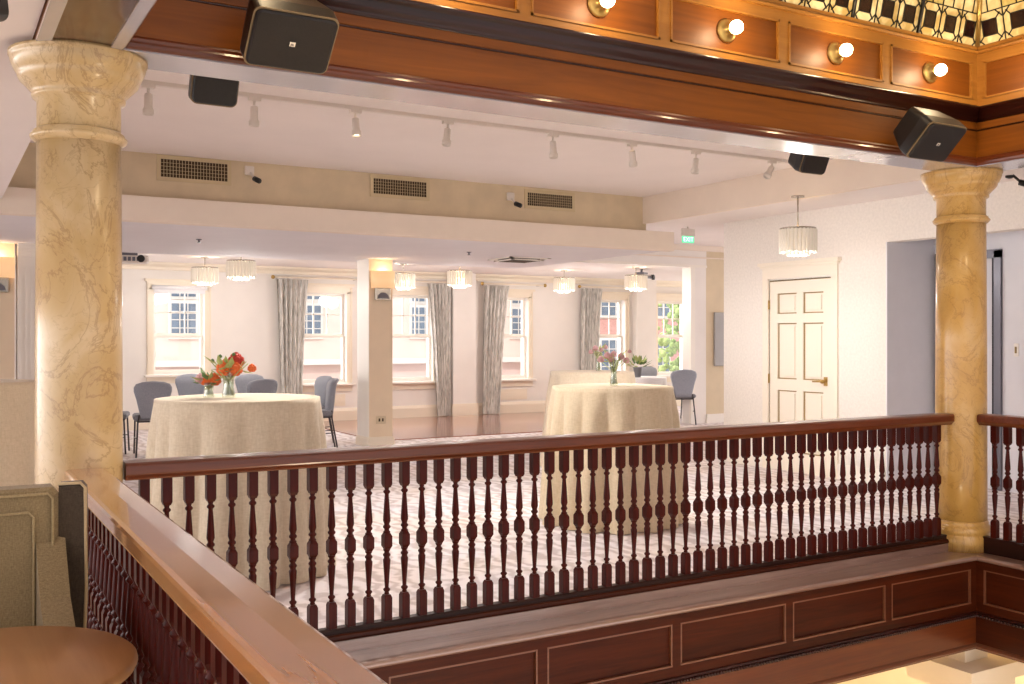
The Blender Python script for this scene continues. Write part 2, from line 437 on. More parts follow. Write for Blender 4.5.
# crown under the ceiling and baseboard
m = MB(); m.extrude([(WY, 2.6), (WY - .1, 2.6), (WY - .09, 2.57), (WY - .03, 2.53), (WY - .02, 2.49), (WY, 2.48)], -8, 16, 'YZ'); struct('trim_4', m, 'cream_trim')
m = MB()
for a, b_ in ((-8, 8.12), (8.58, 12.25), (12.75, 16)): m.extrude([(WY, 0), (WY - .03, 0), (WY - .03, .17), (WY - .018, .2), (WY - .01, .22), (WY, .22)], a, b_, 'YZ')
struct('baseboard_window', m, 'cream_trim')
for k, (a, b_) in enumerate(((8.12, 8.58), (12.25, 12.75))):
    struct('wall_pilaster', MB().box(a, b_, WY - .16, WY, 0, 2.6), 'white')
    m = MB(); m.box(a - .03, b_ + .03, WY - .19, WY - .0, 0, .2); m.box(a - .02, b_ + .02, WY - .18, WY, .2, .23); struct('baseboard_pilaster', m, 'cream_trim')
for k, (a, b_, zb) in enumerate(wins):
    w = sroot('window_%d' % (k + 1)); w.location = ((a + b_) / 2, WY, 0); h = (b_ - a) / 2
    m = MB(); c = .1
    m.box(-h - c, -h, -.035, 0, zb - .02, ZT + .02); m.box(h, h + c, -.035, 0, zb - .02, ZT + .02)
    m.box(-h - c, h + c, -.035, 0, ZT, ZT + .12); m.box(-h - c - .03, h + c + .03, -.07, 0, ZT + .12, ZT + .16)
    m.box(-h - c + .015, -h - c + .03, -.05, -.03, zb, ZT + .1); m.box(h + c - .03, h + c - .015, -.05, -.03, zb, ZT + .1)
    m.build('casing', 'cream_trim', w)
    m = MB(); m.bbox(-h - c - .04, h + c + .04, -.11, .05, zb - .05, zb - .01, .008); m.build('window_sill', 'trim', w)
    m = MB(); m.box(-h - c, h + c, -.03, 0, zb - .15, zb - .05)
    if k in (1, 3):
        m.box(-h + .02, h - .02, -.014, 0, .26, zb - .2); m.box(-h + .09, h - .09, -.022, -.012, .32, zb - .26)
    m.build('apron', 'cream_trim', w)
    zm = 1.46; y0 = .06
    m = MB(); s = .045
    for (z0, z1, yy) in ((zm, ZT, y0 + .05), (zb, zm, y0)):
        m2 = MB()
        m2.box(-h, -h + s, yy, yy + .04, z0, z1); m2.box(h - s, h, yy, yy + .04, z0, z1)
        m2.box(-h + s, h - s, yy, yy + .04, z1 - (.045 if z0 == zm else .035), z1); m2.box(-h + s, h - s, yy, yy + .04, z0, z0 + (.035 if z0 == zm else .06))
        if z0 == zm:
            for i in (1, 2): xx = -h + s + (2*h - 2*s) * i / 3; m2.box(xx - .009, xx + .009, yy + .005, yy + .03, z0, z1)
            m2.box(-h + s, h - s, yy + .005, yy + .03, (z0 + z1) / 2 - .009, (z0 + z1) / 2 + .009)
        m2.build('sash', 'trim', w)
        MB().box(-h + s, h - s, yy + .018, yy + .022, z0 + .03, z1 - .03).build('glass_pane', 'glass', w)
    if k == 0:
        m = MB(); m.tube([(-h - .03, -.07, ZT + .03), (h + .03, -.07, ZT + .03)], .035, 12); m.box(-h, h, -.072, -.068, ZT - .04, ZT + .03)
        m.box(-h, h, -.08, -.062, ZT - .06, ZT - .04); m.build('roller_blind', 'white_cloth', w)

# curtain rods and curtains
def curtain(x0, x1, xb0, xb1, label, bulge=.0, zt=2.39, zb=.02, group='grey curtains'):
    def fn(u, v):
        t = v; s_ = t ** .7
        a = x0 + (xb0 - x0) * s_ + bulge * sin(pi * min(1, t)) ; b2 = x1 + (xb1 - x1) * s_
        x = a + (b2 - a) * u
        y = WY - .15 + .035 * sin(u * 2 * pi * 6 + .6 * sin(3 * t)) * (1 - .25 * t) + .012 * sin(u * 41 + 2 * t)
        return (x, y, zt + (zb - zt) * t)
    m = MB(); m.grid(fn, 90, 22)
    m.grid(lambda u, v: tuple(q + d for q, d in zip(fn(u, v), (0, .012, 0))), 90, 22)
    o = m.build('curtain', 'curtain'); return tag(o, label, 'curtain', group)
def rod(x0, x1, label):
    t = thing('curtain_rod', label, 'curtain rod', ((x0 + x1) / 2, WY - .15, 2.42)); L = (x1 - x0) / 2
    MB().tube([(-L, 0, 0), (L, 0, 0)], .013, 10).build('pole', 'cream_trim', t)
    for s_ in (-1, 1):
        MB().sphere((s_ * (L + .03), 0, 0), .034).build('finial', 'brass', t)
        MB().box(s_ * L * .9 - .01, s_ * L * .9 + .01, 0, .15, -.012, .012).build('bracket', 'chrome', t)
curtain(4.88, 5.42, 4.98, 5.30, 'grey and white curtain hanging behind the chairs of the table with orange flowers')
rod(4.85, 6.35, 'curtain rod over the window between first curtain and tan post')
curtain(7.62, 8.08, 7.82, 8.06, 'grey and white curtain gathered to the right of the window beside the tan post', .0)
rod(6.85, 8.15, 'curtain rod over the window beside the tan post')
curtain(8.78, 9.30, 8.74, 9.08, 'grey and white curtain directly to the right of the white pilaster')
rod(8.75, 10.05, 'curtain rod just right of the white pilaster')
curtain(10.94, 11.42, 10.90, 11.26, 'grey and white curtain behind the rear beige tall table')
rod(10.9, 12.2, 'curtain rod behind the two adjoining tall tables')

# ------------------------------------------------------------------ posts with sconces
def post(x0, x1, y0, y1, label, outlet=False):
    t = thing('support_post', label, 'post', ((x0 + x1) / 2, (y0 + y1) / 2, 0)); a = (x1 - x0) / 2; b2 = (y1 - y0) / 2
    MB().box(-a, a, -b2, b2, 0, 2.45).build('shaft', ['tan'], t)
    m = MB(); m.box(-a - .006, -a + .001, -b2 - .002, b2, .12, 2.45); o = m.build('side_casing', 'trim', t); tag(o, 'white side casing')
    m = MB(); m.box(-a - .02, a + .02, -b2 - .02, b2 + .02, 0, .11); m.box(-a - .012, a + .012, -b2 - .012, b2 + .012, .11, .13); m.build('base_trim', 'cream_trim', t)
    if outlet:
        m = MB(); m.bbox(-.07, .07, -b2 - .008, -b2, .30, .40, .003); m.box(-.035, -.012, -b2 - .011, -b2 - .007, .33, .37, 1); m.box(.012, .035, -b2 - .011, -b2 - .007, .33, .37, 1); m.build('outlet', ['soffit', 'grille_dark'], t)
post(4.9, 5.23, 12.1, 12.5, 'square tan post with white side standing on the carpet beside the dance floor', True)
post(.42, .775, 12.1, 12.5, 'square tan post behind the thick near marble column')
m = MB(); m.box(.80, 1.06, 12.05, 12.3, 0, 2.28); m.box(.80, 1.08, 12.03, 12.32, 0, .2)
for (e, z0, z1) in ((.0, 2.28, 2.31), (.02, 2.31, 2.36), (.04, 2.36, 2.40), (.06, 2.40, 2.45)): m.box(.80, 1.06 + e, 12.05 - e, 12.3, z0, z1)
for i in range(4): m.box(.825 + i * .055, .85 + i * .055, 12.04, 12.05, .3, 2.2)
tag(m.build('fluted_pilaster', 'trim'), 'white fluted pilaster partly hidden behind the near marble column', 'pilaster')
def sconce(x, y, label):
    t = thing('wall_sconce', label, 'wall lamp', (x, y, 2.07), 0, 'sconces on the posts')
    m = MB(); m.bbox(-.115, .1, -.03, 0, -.155, .1, .006); m.build('back_plate', 'chrome', t)
    m = MB(); m.extrude([(-.085, -.135), (.07, -.135), (.06, -.09), (.02, -.06), (-.035, -.06), (-.075, -.09)], -.045, -.03); m.build('bracket', 'frame_dark', t)
    m = MB(); N = 16
    outer = [(.162 * cos(pi + pi * i / N) * 1.0, .12 * sin(pi + pi * i / N)) for i in range(N + 1)]
    inner = [(p[0] * .96, p[1] * .96) for p in outer[::-1]]
    m.extrude(outer + inner, 0, .222, 'XY', 0, True); m.build('lamp_shade', 'shade', t)
    MB().sphere((0, -.06, .12), .03).build('bulb', 'bulb_soft', t)
    L = bpy.data.lights.new('sconce_light', 'POINT'); L.energy = .9; L.color = (1, .76, .5); L.shadow_soft_size = .04
    o = bpy.data.objects.new('sconce_light', L); o.parent = t; o.location = (0, -.06, .21); col.objects.link(o)
sconce(5.09, 12.095, 'lit wall sconce with beige shade on the tan post beside the dance floor')
sconce(.615, 12.095, 'lit wall sconce cut by the edge, on the post behind the near marble column')

# ------------------------------------------------------------------ door in the right wall
d = sroot('door_1'); d.location = (7.9, 7.535, 0)
m = MB(); hw = .432
m.box(.02, .06, -hw, hw, 0, 2.03)
for (y0, y1) in ((-hw, -hw + .11), (hw - .11, hw), (-.045, .045)): m.box(.0, .02, y0, y1, 0, 2.03)
for (z0, z1) in ((0, .2), (.86, .98), (1.58, 1.68), (1.9, 2.03)):
    m.box(.0, .02, -hw + .11, -.045, z0, z1); m.box(.0, .02, .045, hw - .11, z0, z1)
for (y0, y1) in ((-hw + .11, -.045), (.045, hw - .11)):
    for (z0, z1) in ((.2, .86), (.98, 1.58), (1.68, 1.9)):
        m.box(.006, .02, y0 + .035, y1 - .035, z0 + .035, z1 - .035)
        for (a0, a1, c0, c1) in ((y0, y0 + .012, z0, z1), (y1 - .012, y1, z0, z1), (y0, y1, z0, z0 + .012), (y0, y1, z1 - .012, z1)): m.box(.014, .0205, a0, a1, c0, c1, 1)
m.build('door_leaf', ['door', 'groove'], d)
m = MB()
m.box(-.025, .0, -hw - .09, -hw - .01, 0, 2.06); m.box(-.025, 0, hw + .01, hw + .09, 0, 2.06)
m.box(-.025, 0, -hw - .09, hw + .09, 2.06, 2.2); m.box(-.06, 0, -hw - .13, hw + .13, 2.2, 2.235); m.box(-.045, 0, -hw - .11, hw + .11, 2.175, 2.2)
m.build('door_casing', 'door', d)
m = MB(); m.box(-.0, .02, -hw - .012, -hw, 0, 2.04); m.box(0, .02, hw, hw + .012, 0, 2.04); m.box(0, .02, -hw, hw, 2.03, 2.045); m.build('door_gap', 'groove', d)
m = MB(); m.box(-.008, 0, -hw + .055, -hw + .1, .93, 1.02); m.tube([(-.0, -hw + .075, .975), (-.06, -hw + .075, .975)], .013, 10); m.tube([(-.055, -hw + .075, .975), (-.06, -hw + .2, .972)], .009, 8); m.sphere((-.06, -hw + .075, .975), .022); m.build('door_handle', 'brass', d)
for z in (.98, 1.78, .2):
    MB().tube([(-.012, hw + .004, z - .05), (-.012, hw + .004, z + .05)], .01, 8).build('hinge', 'brass', d)
# lift-like door in the alcove
d = sroot('door_2'); d.location = (8.6, 6.05, 0)
m = MB(); m.box(-.03, .05, .29, .35, 0, 2.24); m.box(-.03, .05, -.35, -.28, 0, 2.24); m.box(-.03, .05, -.35, .35, 2.17, 2.25); m.build('door_frame', 'frame_dark', d)
m = MB(); m.box(.02, .05, -.28, .29, 0, 2.17); m.build('door_leaf', 'alcove', d)
m = MB(); m.box(-.028, .02, -.282, -.262, 0, 2.17); m.build('door_gap', 'slot', d)
for i, y in enumerate((5.56, 5.46)):
    t = thing('light_switch', ['light switch plate on the alcove wall, the one nearer the grey door frame', 'light switch plate on the alcove wall, the one farther from the grey door frame'][i], 'light switch', (8.6, y, 1.31), 0, 'switch plates by the grey framed door')
    MB().bbox(-.012, 0, -.022, .022, -.06, .06, .003).build('plate', 'trim', t)
    MB().box(-.018, -.01, -.008, .008, -.03, .03).build('toggle', 'groove', t)
o = MB().bbox(11.3, 11.75, 12.66, 12.7, .95, 1.85, .008).build('notice_panel', 'screen'); tag(o, 'flat grey panel on the beige corridor wall under the exit sign', 'panel')

# ------------------------------------------------------------------ marble columns
def column(x, y, r, label, mat):
    t = thing('marble_column', label, 'column', (x, y, 0)); t['kind'] = 'thing'
    m = MB(); m.lathe([(r * 1.0, .19), (r * 1.0, .5), (r * .985, 1.4), (r * .955, 2.195)], n=48); m.build('shaft', mat, t)
    m = MB(); m.lathe([(r * 1.12, 0), (r * 1.12, .095), (r * 1.07, .104), (r * 1.09, .112), (r * 1.14, .13), (r * 1.14, .15), (r * 1.08, .168), (r * 1.04, .172), (r * 1.05, .185), (r * 1.01, .2)], n=48); m.build('base', mat, t)
    m = MB(); m.lathe([(r * .955, 2.188), (r * 1.0, 2.192), (r * 1.09, 2.204), (r * 1.11, 2.216), (r * 1.03, 2.226), (r * 1.04, 2.232), (r * .96, 2.242)], n=48); m.build('neck_ring', mat, t)
    r *= 1.04; m = MB(); m.lathe([(r * .915, 2.235), (r * .915, 2.355), (r * 1.01, 2.362), (r * 1.03, 2.372), (r * 1.01, 2.38), (r * 1.06, 2.39), (r * 1.14, 2.405), (r * 1.29, 2.43), (r * 1.33, 2.445), (r * 1.33, 2.455), (r * 1.37, 2.46), (r * 1.44, 2.485), (r * 1.48, 2.505), (r * 1.48, 2.518), (r * 1.515, 2.522), (r * 1.515, 2.536)], n=48); m.build('capital', mat, t)
column(.507, 4.30, .163, 'thick golden marble column where the near handrail meets the long balustrade', 'marble')
column(6.024, 4.295, .163, 'golden marble column at the far corner of the open well', 'marble2')

# ------------------------------------------------------------------ balustrades
def baluster_mesh():
    m = MB(); sq = .0195
    def square(z0, z1, ch0, ch1, w=sq):
        q = w * math.sqrt(2)
        m.lathe([(q * .78, z0), (q, z0 + ch0), (q, z1 - ch1), (q * .72, z1)] if ch0 and ch1 else ([(q, z0), (q, z1 - ch1), (q * .72, z1)] if ch1 else [(q * .72, z0), (q, z0 + ch0), (q, z1)]), n=4, ang=pi / 4, smooth=False)
    square(.02, .192, 0, .014)
    m.lathe([(.008, .19), (.0125, .195), (.0095, .203), (.0165, .212), (.0165, .218), (.0095, .224), (.0098, .235), (.0125, .28), (.0172, .345), (.0178, .358), (.0135, .366), (.0135, .372), (.0180, .378), (.0180, .384), (.0115, .392), (.0115, .397), (.0165, .403), (.0165, .41)], n=12)
    q = .0198 * math.sqrt(2)
    m.lathe([(q * .55, .406), (q, .424), (q, .472), (q * .55, .490)], n=4, ang=pi / 4, smooth=False)
    m.lathe([(.0165, .486), (.0165, .493), (.0115, .498), (.0115, .505), (.0180, .512), (.0180, .518), (.0125, .525), (.0125, .53), (.0178, .545), (.0172, .56), (.0125, .63), (.0098, .665), (.0095, .672), (.0165, .68), (.0165, .686), (.0095, .694), (.0125, .702), (.008, .71)], n=12)
    square(.705, .83, .014, 0)
    m.v = [(x, y, .0402 + .9718 * z) for x, y, z in m.v]
    return m
B0 = baluster_mesh().build('baluster', 'baluster'); bm_mesh = B0.data
bpy.data.objects.remove(B0)
def rail_profile(c, w=.073):
    """handrail cross-section around centre c: (offset, z)"""
    P = [(w - .020, .845), (w - .016, .852), (w - .010, .858), (w - .002, .866), (w, .872), (w, .903), (w - .004, .911), (w - .014, .916)]
    return [(c + a, z) for a, z in P] + [(c, .919)] + [(c - a, z) for a, z in P[::-1]]
def balustrade(label, axis, c, a, b2, pos, mrail, mbase):
    t = thing('balustrade', label, 'balustrade'); t['kind'] = 'thing'
    m = MB(); m.extrude(rail_profile(c), a, b2, 'YZ' if axis == 'X' else 'XZ', 0, False); m.build('handrail', mrail, t)
    m = MB(); P = [(c - .026, .0), (c + .026, .0), (c + .026, .1), (c + .022, .108), (c - .022, .108), (c - .026, .1)]
    m.extrude(P, a, b2, 'YZ' if axis == 'X' else 'XZ'); m.build('base_rail', mbase, t)
    for p in pos:
        o = bpy.data.objects.new('baluster', bm_mesh); col.objects.link(o); o.parent = t
        o.location = (p, c, 0) if axis == 'X' else (c, p, 0)
    return t
n_far = 57
balustrade('long dark mahogany balustrade between the two marble columns', 'X', 4.30, .672, 5.86, [.753 + (5.777 - .753) * i / (n_far - 1) for i in range(n_far)], 'rail', 'base')
balustrade('near balustrade with polished handrail beside the armchair and round table', 'Y', .510, -1.2, 4.20, [4.10 - .0894 * i for i in range(44)], 'rail_y', 'base_y')
balustrade('short balustrade end running off beyond the far corner marble column', 'Y', 6.03, 2.2, 4.13, [4.05 - .0894 * i for i in range(19)], 'rail', 'base_y')

# ledge and panelled fascia of the well
def ledge(side, mtop, mf, mfil, label, stiles, a, b2):
    t = thing('well_edge_cladding', label, 'cladding'); t['kind'] = 'thing'
    m = MB(); back = -.25 if side != 'left' else -.19
    run(m, [(back, .0), (-.012, .0), (0, -.004), (.008, -.012), (.008, -.022), (-.004, -.032), (back, -.032)], side); m.build('ledge_board', mtop, t)
    m = MB()
    cb = -.235
    if side != 'left':
        run(m, [(-.182, 0), (-.182, .052), (-.19, .056), (-.1935, .056), (-.1935, 0)], side, 0); m.build('curb_strip', mtop, t)
        m = MB(); run(m, [(-.1935, .056), (-.1795, .056), (-.177, .064), (-.181, .076), (-.188, .082), (-.1935, .082)], side, 0); m.build('curb_fillet', mf, t)
    m = MB(); run(m, [(-.03, -.03), (-.018, -.03), (-.018, -.40), (-.03, -.40)], side)
    # frame of stiles and rails
    m2 = MB()
    run(m2, [(-.018, -.032), (-.004, -.032), (-.004, -.082), (-.018, -.082)], side); run(m2, [(-.018, -.305), (-.004, -.305), (-.004, -.362), (-.018, -.362)], side)
    for s_ in stiles: sidebox(m2, side, s_ - .028, s_ + .028, .0 - .018, -.004, -.305, -.082)
    m.build('panel_board', mf, t); m2.build('panel_frame', mf, t)
    ed = sorted(stiles)
    for p, q in zip(ed[:-1], ed[1:]):
        m = MB(); p2 = p + .028; q2 = q - .028; f = .009
        sidebox(m, side, p2, q2, -.018, -.0005, -.305, -.305 + f); sidebox(m, side, p2, q2, -.018, -.0055, -.082 - f, -.082)
        sidebox(m, side, p2, p2 + f, -.018, -.0035, -.305, -.082); sidebox(m, side, q2 - f, q2, -.018, -.0035, -.305, -.082)
        m.build('panel_fillet', mfil, t)
    m = MB(); run(m, [(-.03, -.36), (.006, -.362), (.012, -.372), (.0, -.38), (-.03, -.38)], side)
    n = int(abs(b2 - a) / .021)
    for i in range(n):
        p = a + (b2 - a) * (i + .5) / n
        c = {'far': (p, VF - .002, -.388), 'left': (VL + .002, p, -.388), 'right': (VR - .002, p, -.388)}[side]
        m.sphere(c, .0115, 0, 6, 4)
    m.build('bead_moulding', 'crown', t)
    m = MB(); run(m, [(-.05, -.395), (-.012, -.395), (-.012, -.57), (-.05, -.57)], side); m.build('lower_frieze', mf if side != 'far' else 'arch', t)
    m = MB(); run(m, [(-.06, -.57), (-.012, -.57), (.0, -.578), (.006, -.59), (-.0, -.598), (-.02, -.604), (-.02, -.615), (-.22, -.615), (-.22, -.6), (-.06, -.6)], side); m.build('bottom_moulding', mfil, t)
st = [5.857, 5.035, 4.2, 3.38, 2.55, 1.72, .9, .66]
ledge('far', 'ledge', 'fascia', 'fillet', 'panelled mahogany well edge and ledge under the long balustrade', st, VL, VR)
ledge('right', 'ledge_y', 'fascia_y', 'fillet_y', 'panelled dark well edge under the short balustrade end', [4.06, 3.2, 2.35, 1.5, .6, -.3, -1.2], VN, VF)
ledge('left', 'ledge_y', 'fascia_y', 'fillet_y', 'panelled well edge under the near balustrade', [4.06, 3.2, 2.35, 1.5, .6, -.3, -1.2], VN, VF)
# lower column capitals
for (x, y, lab) in ((6.024, 4.3, 'cream square column capital below the far corner of the well'),):
    t = thing('lower_column', lab, 'column', (x, y, -3.7)); t['kind'] = 'thing'
    m = MB(); m.box(-.12, .12, -.12, .12, 2.97, 3.24); m.box(-.28, .28, -.28, .28, 2.87, 2.97); m.box(-.24, .24, -.24, .24, 2.80, 2.87); m.build('capital', 'cream_low', t)
    MB().lathe([(.24, 0), (.24, .1), (.2, .12), (.2, 2.80)], n=32).build('shaft', 'cream_low', t)

# ------------------------------------------------------------------ beams over the well
def beam(side, sfx, label, stiles, soffit):
    t = thing('ceiling_beam', label, 'beam'); t['kind'] = 'thing'
    w = .255 if side == 'far' else .30
    m = MB(); run(m, [(0, 2.545), (0, 3.3), (-w, 3.3), (-w, 2.545)], side); m.build('beam_core', 'beam' + sfx, t)
    m = MB(); run(m, [(0, 2.54), (.010, 2.54), (.016, 2.55), (.018, 2.562), (.012, 2.572), (.012, 2.584), (.005, 2.594), (0, 2.596)], side); m.build('architrave', 'arch' + sfx, t)
    m = MB(); run(m, [(0, 2.772), (.010, 2.775), (.010, 2.822), (0, 2.824)], side); m.build('upper_board', 'beam' + sfx, t)
    m = MB(); run(m, [(0, 2.765), (.006, 2.767), (.006, 2.772), (0, 2.774)], side); m.build('shadow_bead', 'crown' + sfx, t)
    m = MB(); run(m, [(0, 2.818), (.016, 2.82), (.018, 2.828), (.014, 2.832), (.022, 2.84), (.036, 2.848), (.044, 2.862), (.048, 2.876), (.062, 2.884), (.078, 2.89), (.08, 2.905), (0, 2.912)], side, 0, True); m.build('crown_moulding', 'crown' + sfx, t)
    m = MB(); run(m, [(.0, 2.91), (.012, 2.91), (.012, 2.965), (0, 2.965)], side); run(m, [(.0, 3.205), (.012, 3.205), (.012, 3.262), (0, 3.262)], side)
    for s_ in stiles: sidebox(m, side, s_ - .035, s_ + .035, 0, .012, 2.965, 3.205)
    for p, q in zip(sorted(stiles)[:-1], sorted(stiles)[1:]):
        a, b2 = p + .035, q - .035
        sidebox(m, side, a, a + .012, 0, .018, 2.965, 3.205); sidebox(m, side, b2 - .012, b2, 0, .018, 2.965, 3.205)
        sidebox(m, side, a, b2, 0, .018, 2.965, 2.977); sidebox(m, side, a, b2, 0, .018, 3.193, 3.205)
    run(m, [(0, 3.26), (.03, 3.262), (.034, 3.275), (.02, 3.29), (.02, 3.31), (0, 3.312)], side)
    m.build('panelled_band', 'oak' + sfx, t)
    m = MB()
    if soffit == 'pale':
        run(m, [(-.004, 2.536), (-.004, 2.545), (-w + .004, 2.545), (-w + .004, 2.536)], side); m.build('soffit_board', 'soffit_sheen_edging', t)
    else:
        run(m, [(-.0, 2.53), (-.0, 2.545), (-.045, 2.545), (-.045, 2.53)], side); run(m, [(-w + .05, 2.53), (-w + .05, 2.545), (-w, 2.545), (-w, 2.53)], side); m.build('soffit_edging', 'soffit_sheen_edging', t)
        m = MB(); run(m, [(-.045, 2.536), (-.045, 2.545), (-w + .05, 2.545), (-w + .05, 2.536)], side); m.build('soffit_board', 'soffit_panel', t)
    return t
stl = [5.855, 5.0, 4.14, 3.29, 2.44, 1.58, .73]
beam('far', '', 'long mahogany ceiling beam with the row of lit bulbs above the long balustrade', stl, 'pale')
beam('left', '_y', 'mahogany ceiling beam running off overhead from the thick near marble column', [4.05 - .8 * i for i in range(8)], 'panel')
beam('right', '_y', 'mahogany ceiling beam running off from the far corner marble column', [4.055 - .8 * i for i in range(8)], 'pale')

# bulbs
def bulb(loc, rz, label, light=True):
    t = thing('bulb_fixture', label, 'lamp', loc, rz, 'bulbs on the beam over the well')
    P = Matrix.Rotation(R(90), 4, 'X')
    m = MB(); m.T = P; m.lathe([(.066, 0), (.066, .008), (.055, .016), (.034, .022), (.032, .05), (.028, .056)], n=24); m.build('socket', 'brass', t)
    m = MB(); m.sphere((0, -.082, 0), .037, 0, 20, 12); m.build('bulb', 'bulb', t)
    if light:
        L = bpy.data.lights.new('bulb_light', 'POINT'); L.energy = 3.2; L.color = (1, .74, .42); L.shadow_soft_size = .037
        o = bpy.data.objects.new('bulb_light', L); o.parent = t; o.location = (0, -.15, 0); col.objects.link(o)
names = ['lit round bulb nearest the corner of the well', 'lit round bulb, second from the corner of the well', 'lit round bulb, third from the corner of the well', 'lit round bulb, fourth from the corner of the well, cut by the top edge']
for i in range(6):
    bulb((5.41 - .845 * i, VF - .0, 3.085), 0, names[i] if i < 4 else 'lit round bulb above the picture over the large black speaker')
bulb((VR, 3.55, 3.085), -pi / 2, 'lit round bulb on the side beam past the corner')

# stained glass skylight
sg = thing('stained_glass_skylight', 'amber and brown stained glass skylight above the lit bulbs', 'skylight', (0, 0, 3.31))
def sg_panel(p0, ux, up, width, ncell, seed):
    rnd = random.Random(seed)
    ux = Vector(ux); up = Vector(up); nrm = ux.cross(up).normalized()
    # normal towards the well
    m = MB()
    def P(u, v, o=0): return tuple(Vector(p0) + ux * u + up * v + nrm * o)
    def poly(pts, mat, o=0): m.add([P(u, v, o) for u, v in pts] , [tuple(range(len(pts)))], mat)
    def leadl(a, b2, w=.006):
        d = Vector((b2[0]-a[0], b2[1]-a[1])); d.normalize(); n = Vector((-d.y, d.x)) * w / 2
        q = [(a[0]+n.x, a[1]+n.y), (a[0]-n.x, a[1]-n.y), (b2[0]-n.x, b2[1]-n.y), (b2[0]+n.x, b2[1]+n.y)]
        m.add([P(*p_, -.006) for p_ in q] + [P(*p_, .006) for p_ in q], [(0,1,2,3),(7,6,5,4),(0,4,5,1),(1,5,6,2),(2,6,7,3),(3,7,4,0)], 3)
    cw = width / ncell; H = .62; ch = .2
    poly([(0, 0), (width, 0), (width, ch), (0, ch)], 0)
    for k in range(ncell * 2):
        poly([(k * cw / 2, ch), ((k + 1) * cw / 2, ch), ((k + 1) * cw / 2, H), (k * cw / 2, H)], 0 if rnd.random() < .7 else 1)
    for k in range(ncell):
        a = k * cw; c = a + cw / 2; s_ = cw * .25; vy = .1
        sq = [(c - s_, vy - s_), (c + s_, vy - s_), (c + s_, vy + s_), (c - s_, vy + s_)]
        poly(sq, 2, .003); poly(sq, 2, -.003)
        for i in range(4): leadl(sq[i], sq[(i + 1) % 4])
        q = cw * .27
        oc = [(a, q), (c - q * .9, 0), (c + q * .9, 0), (a + cw, q), (a + cw, ch - q), (c + q * .9, ch), (c - q * .9, ch), (a, ch - q)]
        for i in range(8): leadl(oc[i], oc[(i + 1) % 8])
        for i, j in ((0, 0), (1, 3), (2, 4), (3, 7)): leadl(sq[i], oc[[1, 2, 5, 6][i]] if False else [(a + .02, .02), (a + cw - .02, .02), (a + cw - .02, ch - .02), (a + .02, ch - .02)][i])
        leadl((a, 0), (a, H)); leadl((c, ch), (c, H)); leadl((a, ch), (a + cw, ch)); leadl((a, ch + .17), (a + cw, ch + .17))
        d1 = [(c - cw*.5, ch + .17), (c, ch + .09), (c + cw*.5, ch + .17), (c, ch + .3)]
        if k % 2 == 0: poly(d1, 2, .003); poly(d1, 2, -.003); [leadl(d1[i], d1[(i+1) % 4]) for i in range(4)]
    return m.build('glass_panel', ['sg_cream', 'sg_amber', 'sg_brown', 'lead'], sg)
til = R(12); W = .585
for i in range(9):
    x = VR - .02 - W * (i + 1)
    sg_panel((x, VF - .01, 0), (1, 0, 0), (0, -sin(til), cos(til)), W, 3, i)
    m = MB(); m.tube([(x, VF - .02, 0), (x, VF - .02 - .62 * sin(til), .62 * cos(til))], .012, 8); m.build('glazing_bar', 'lead', sg)
for i in range(5):
    y = VF - .02 - W * (i + 1)
    sg_panel((VR - .01, y, 0), (0, 1, 0), (-sin(til), 0, cos(til)), W, 3, 20 + i)
    m = MB(); m.tube([(VR - .02, y, 0), (VR - .02 - .62 * sin(til), y, .62 * cos(til))], .012, 8); m.build('glazing_bar', 'lead', sg)
m = MB(); m.tube([(VR - .02, VF - .02, 0), (VR - .02 - .62 * sin(til), VF - .02 - .62 * sin(til), .62 * cos(til))], .016, 8); m.build('glazing_bar', 'brass', sg)

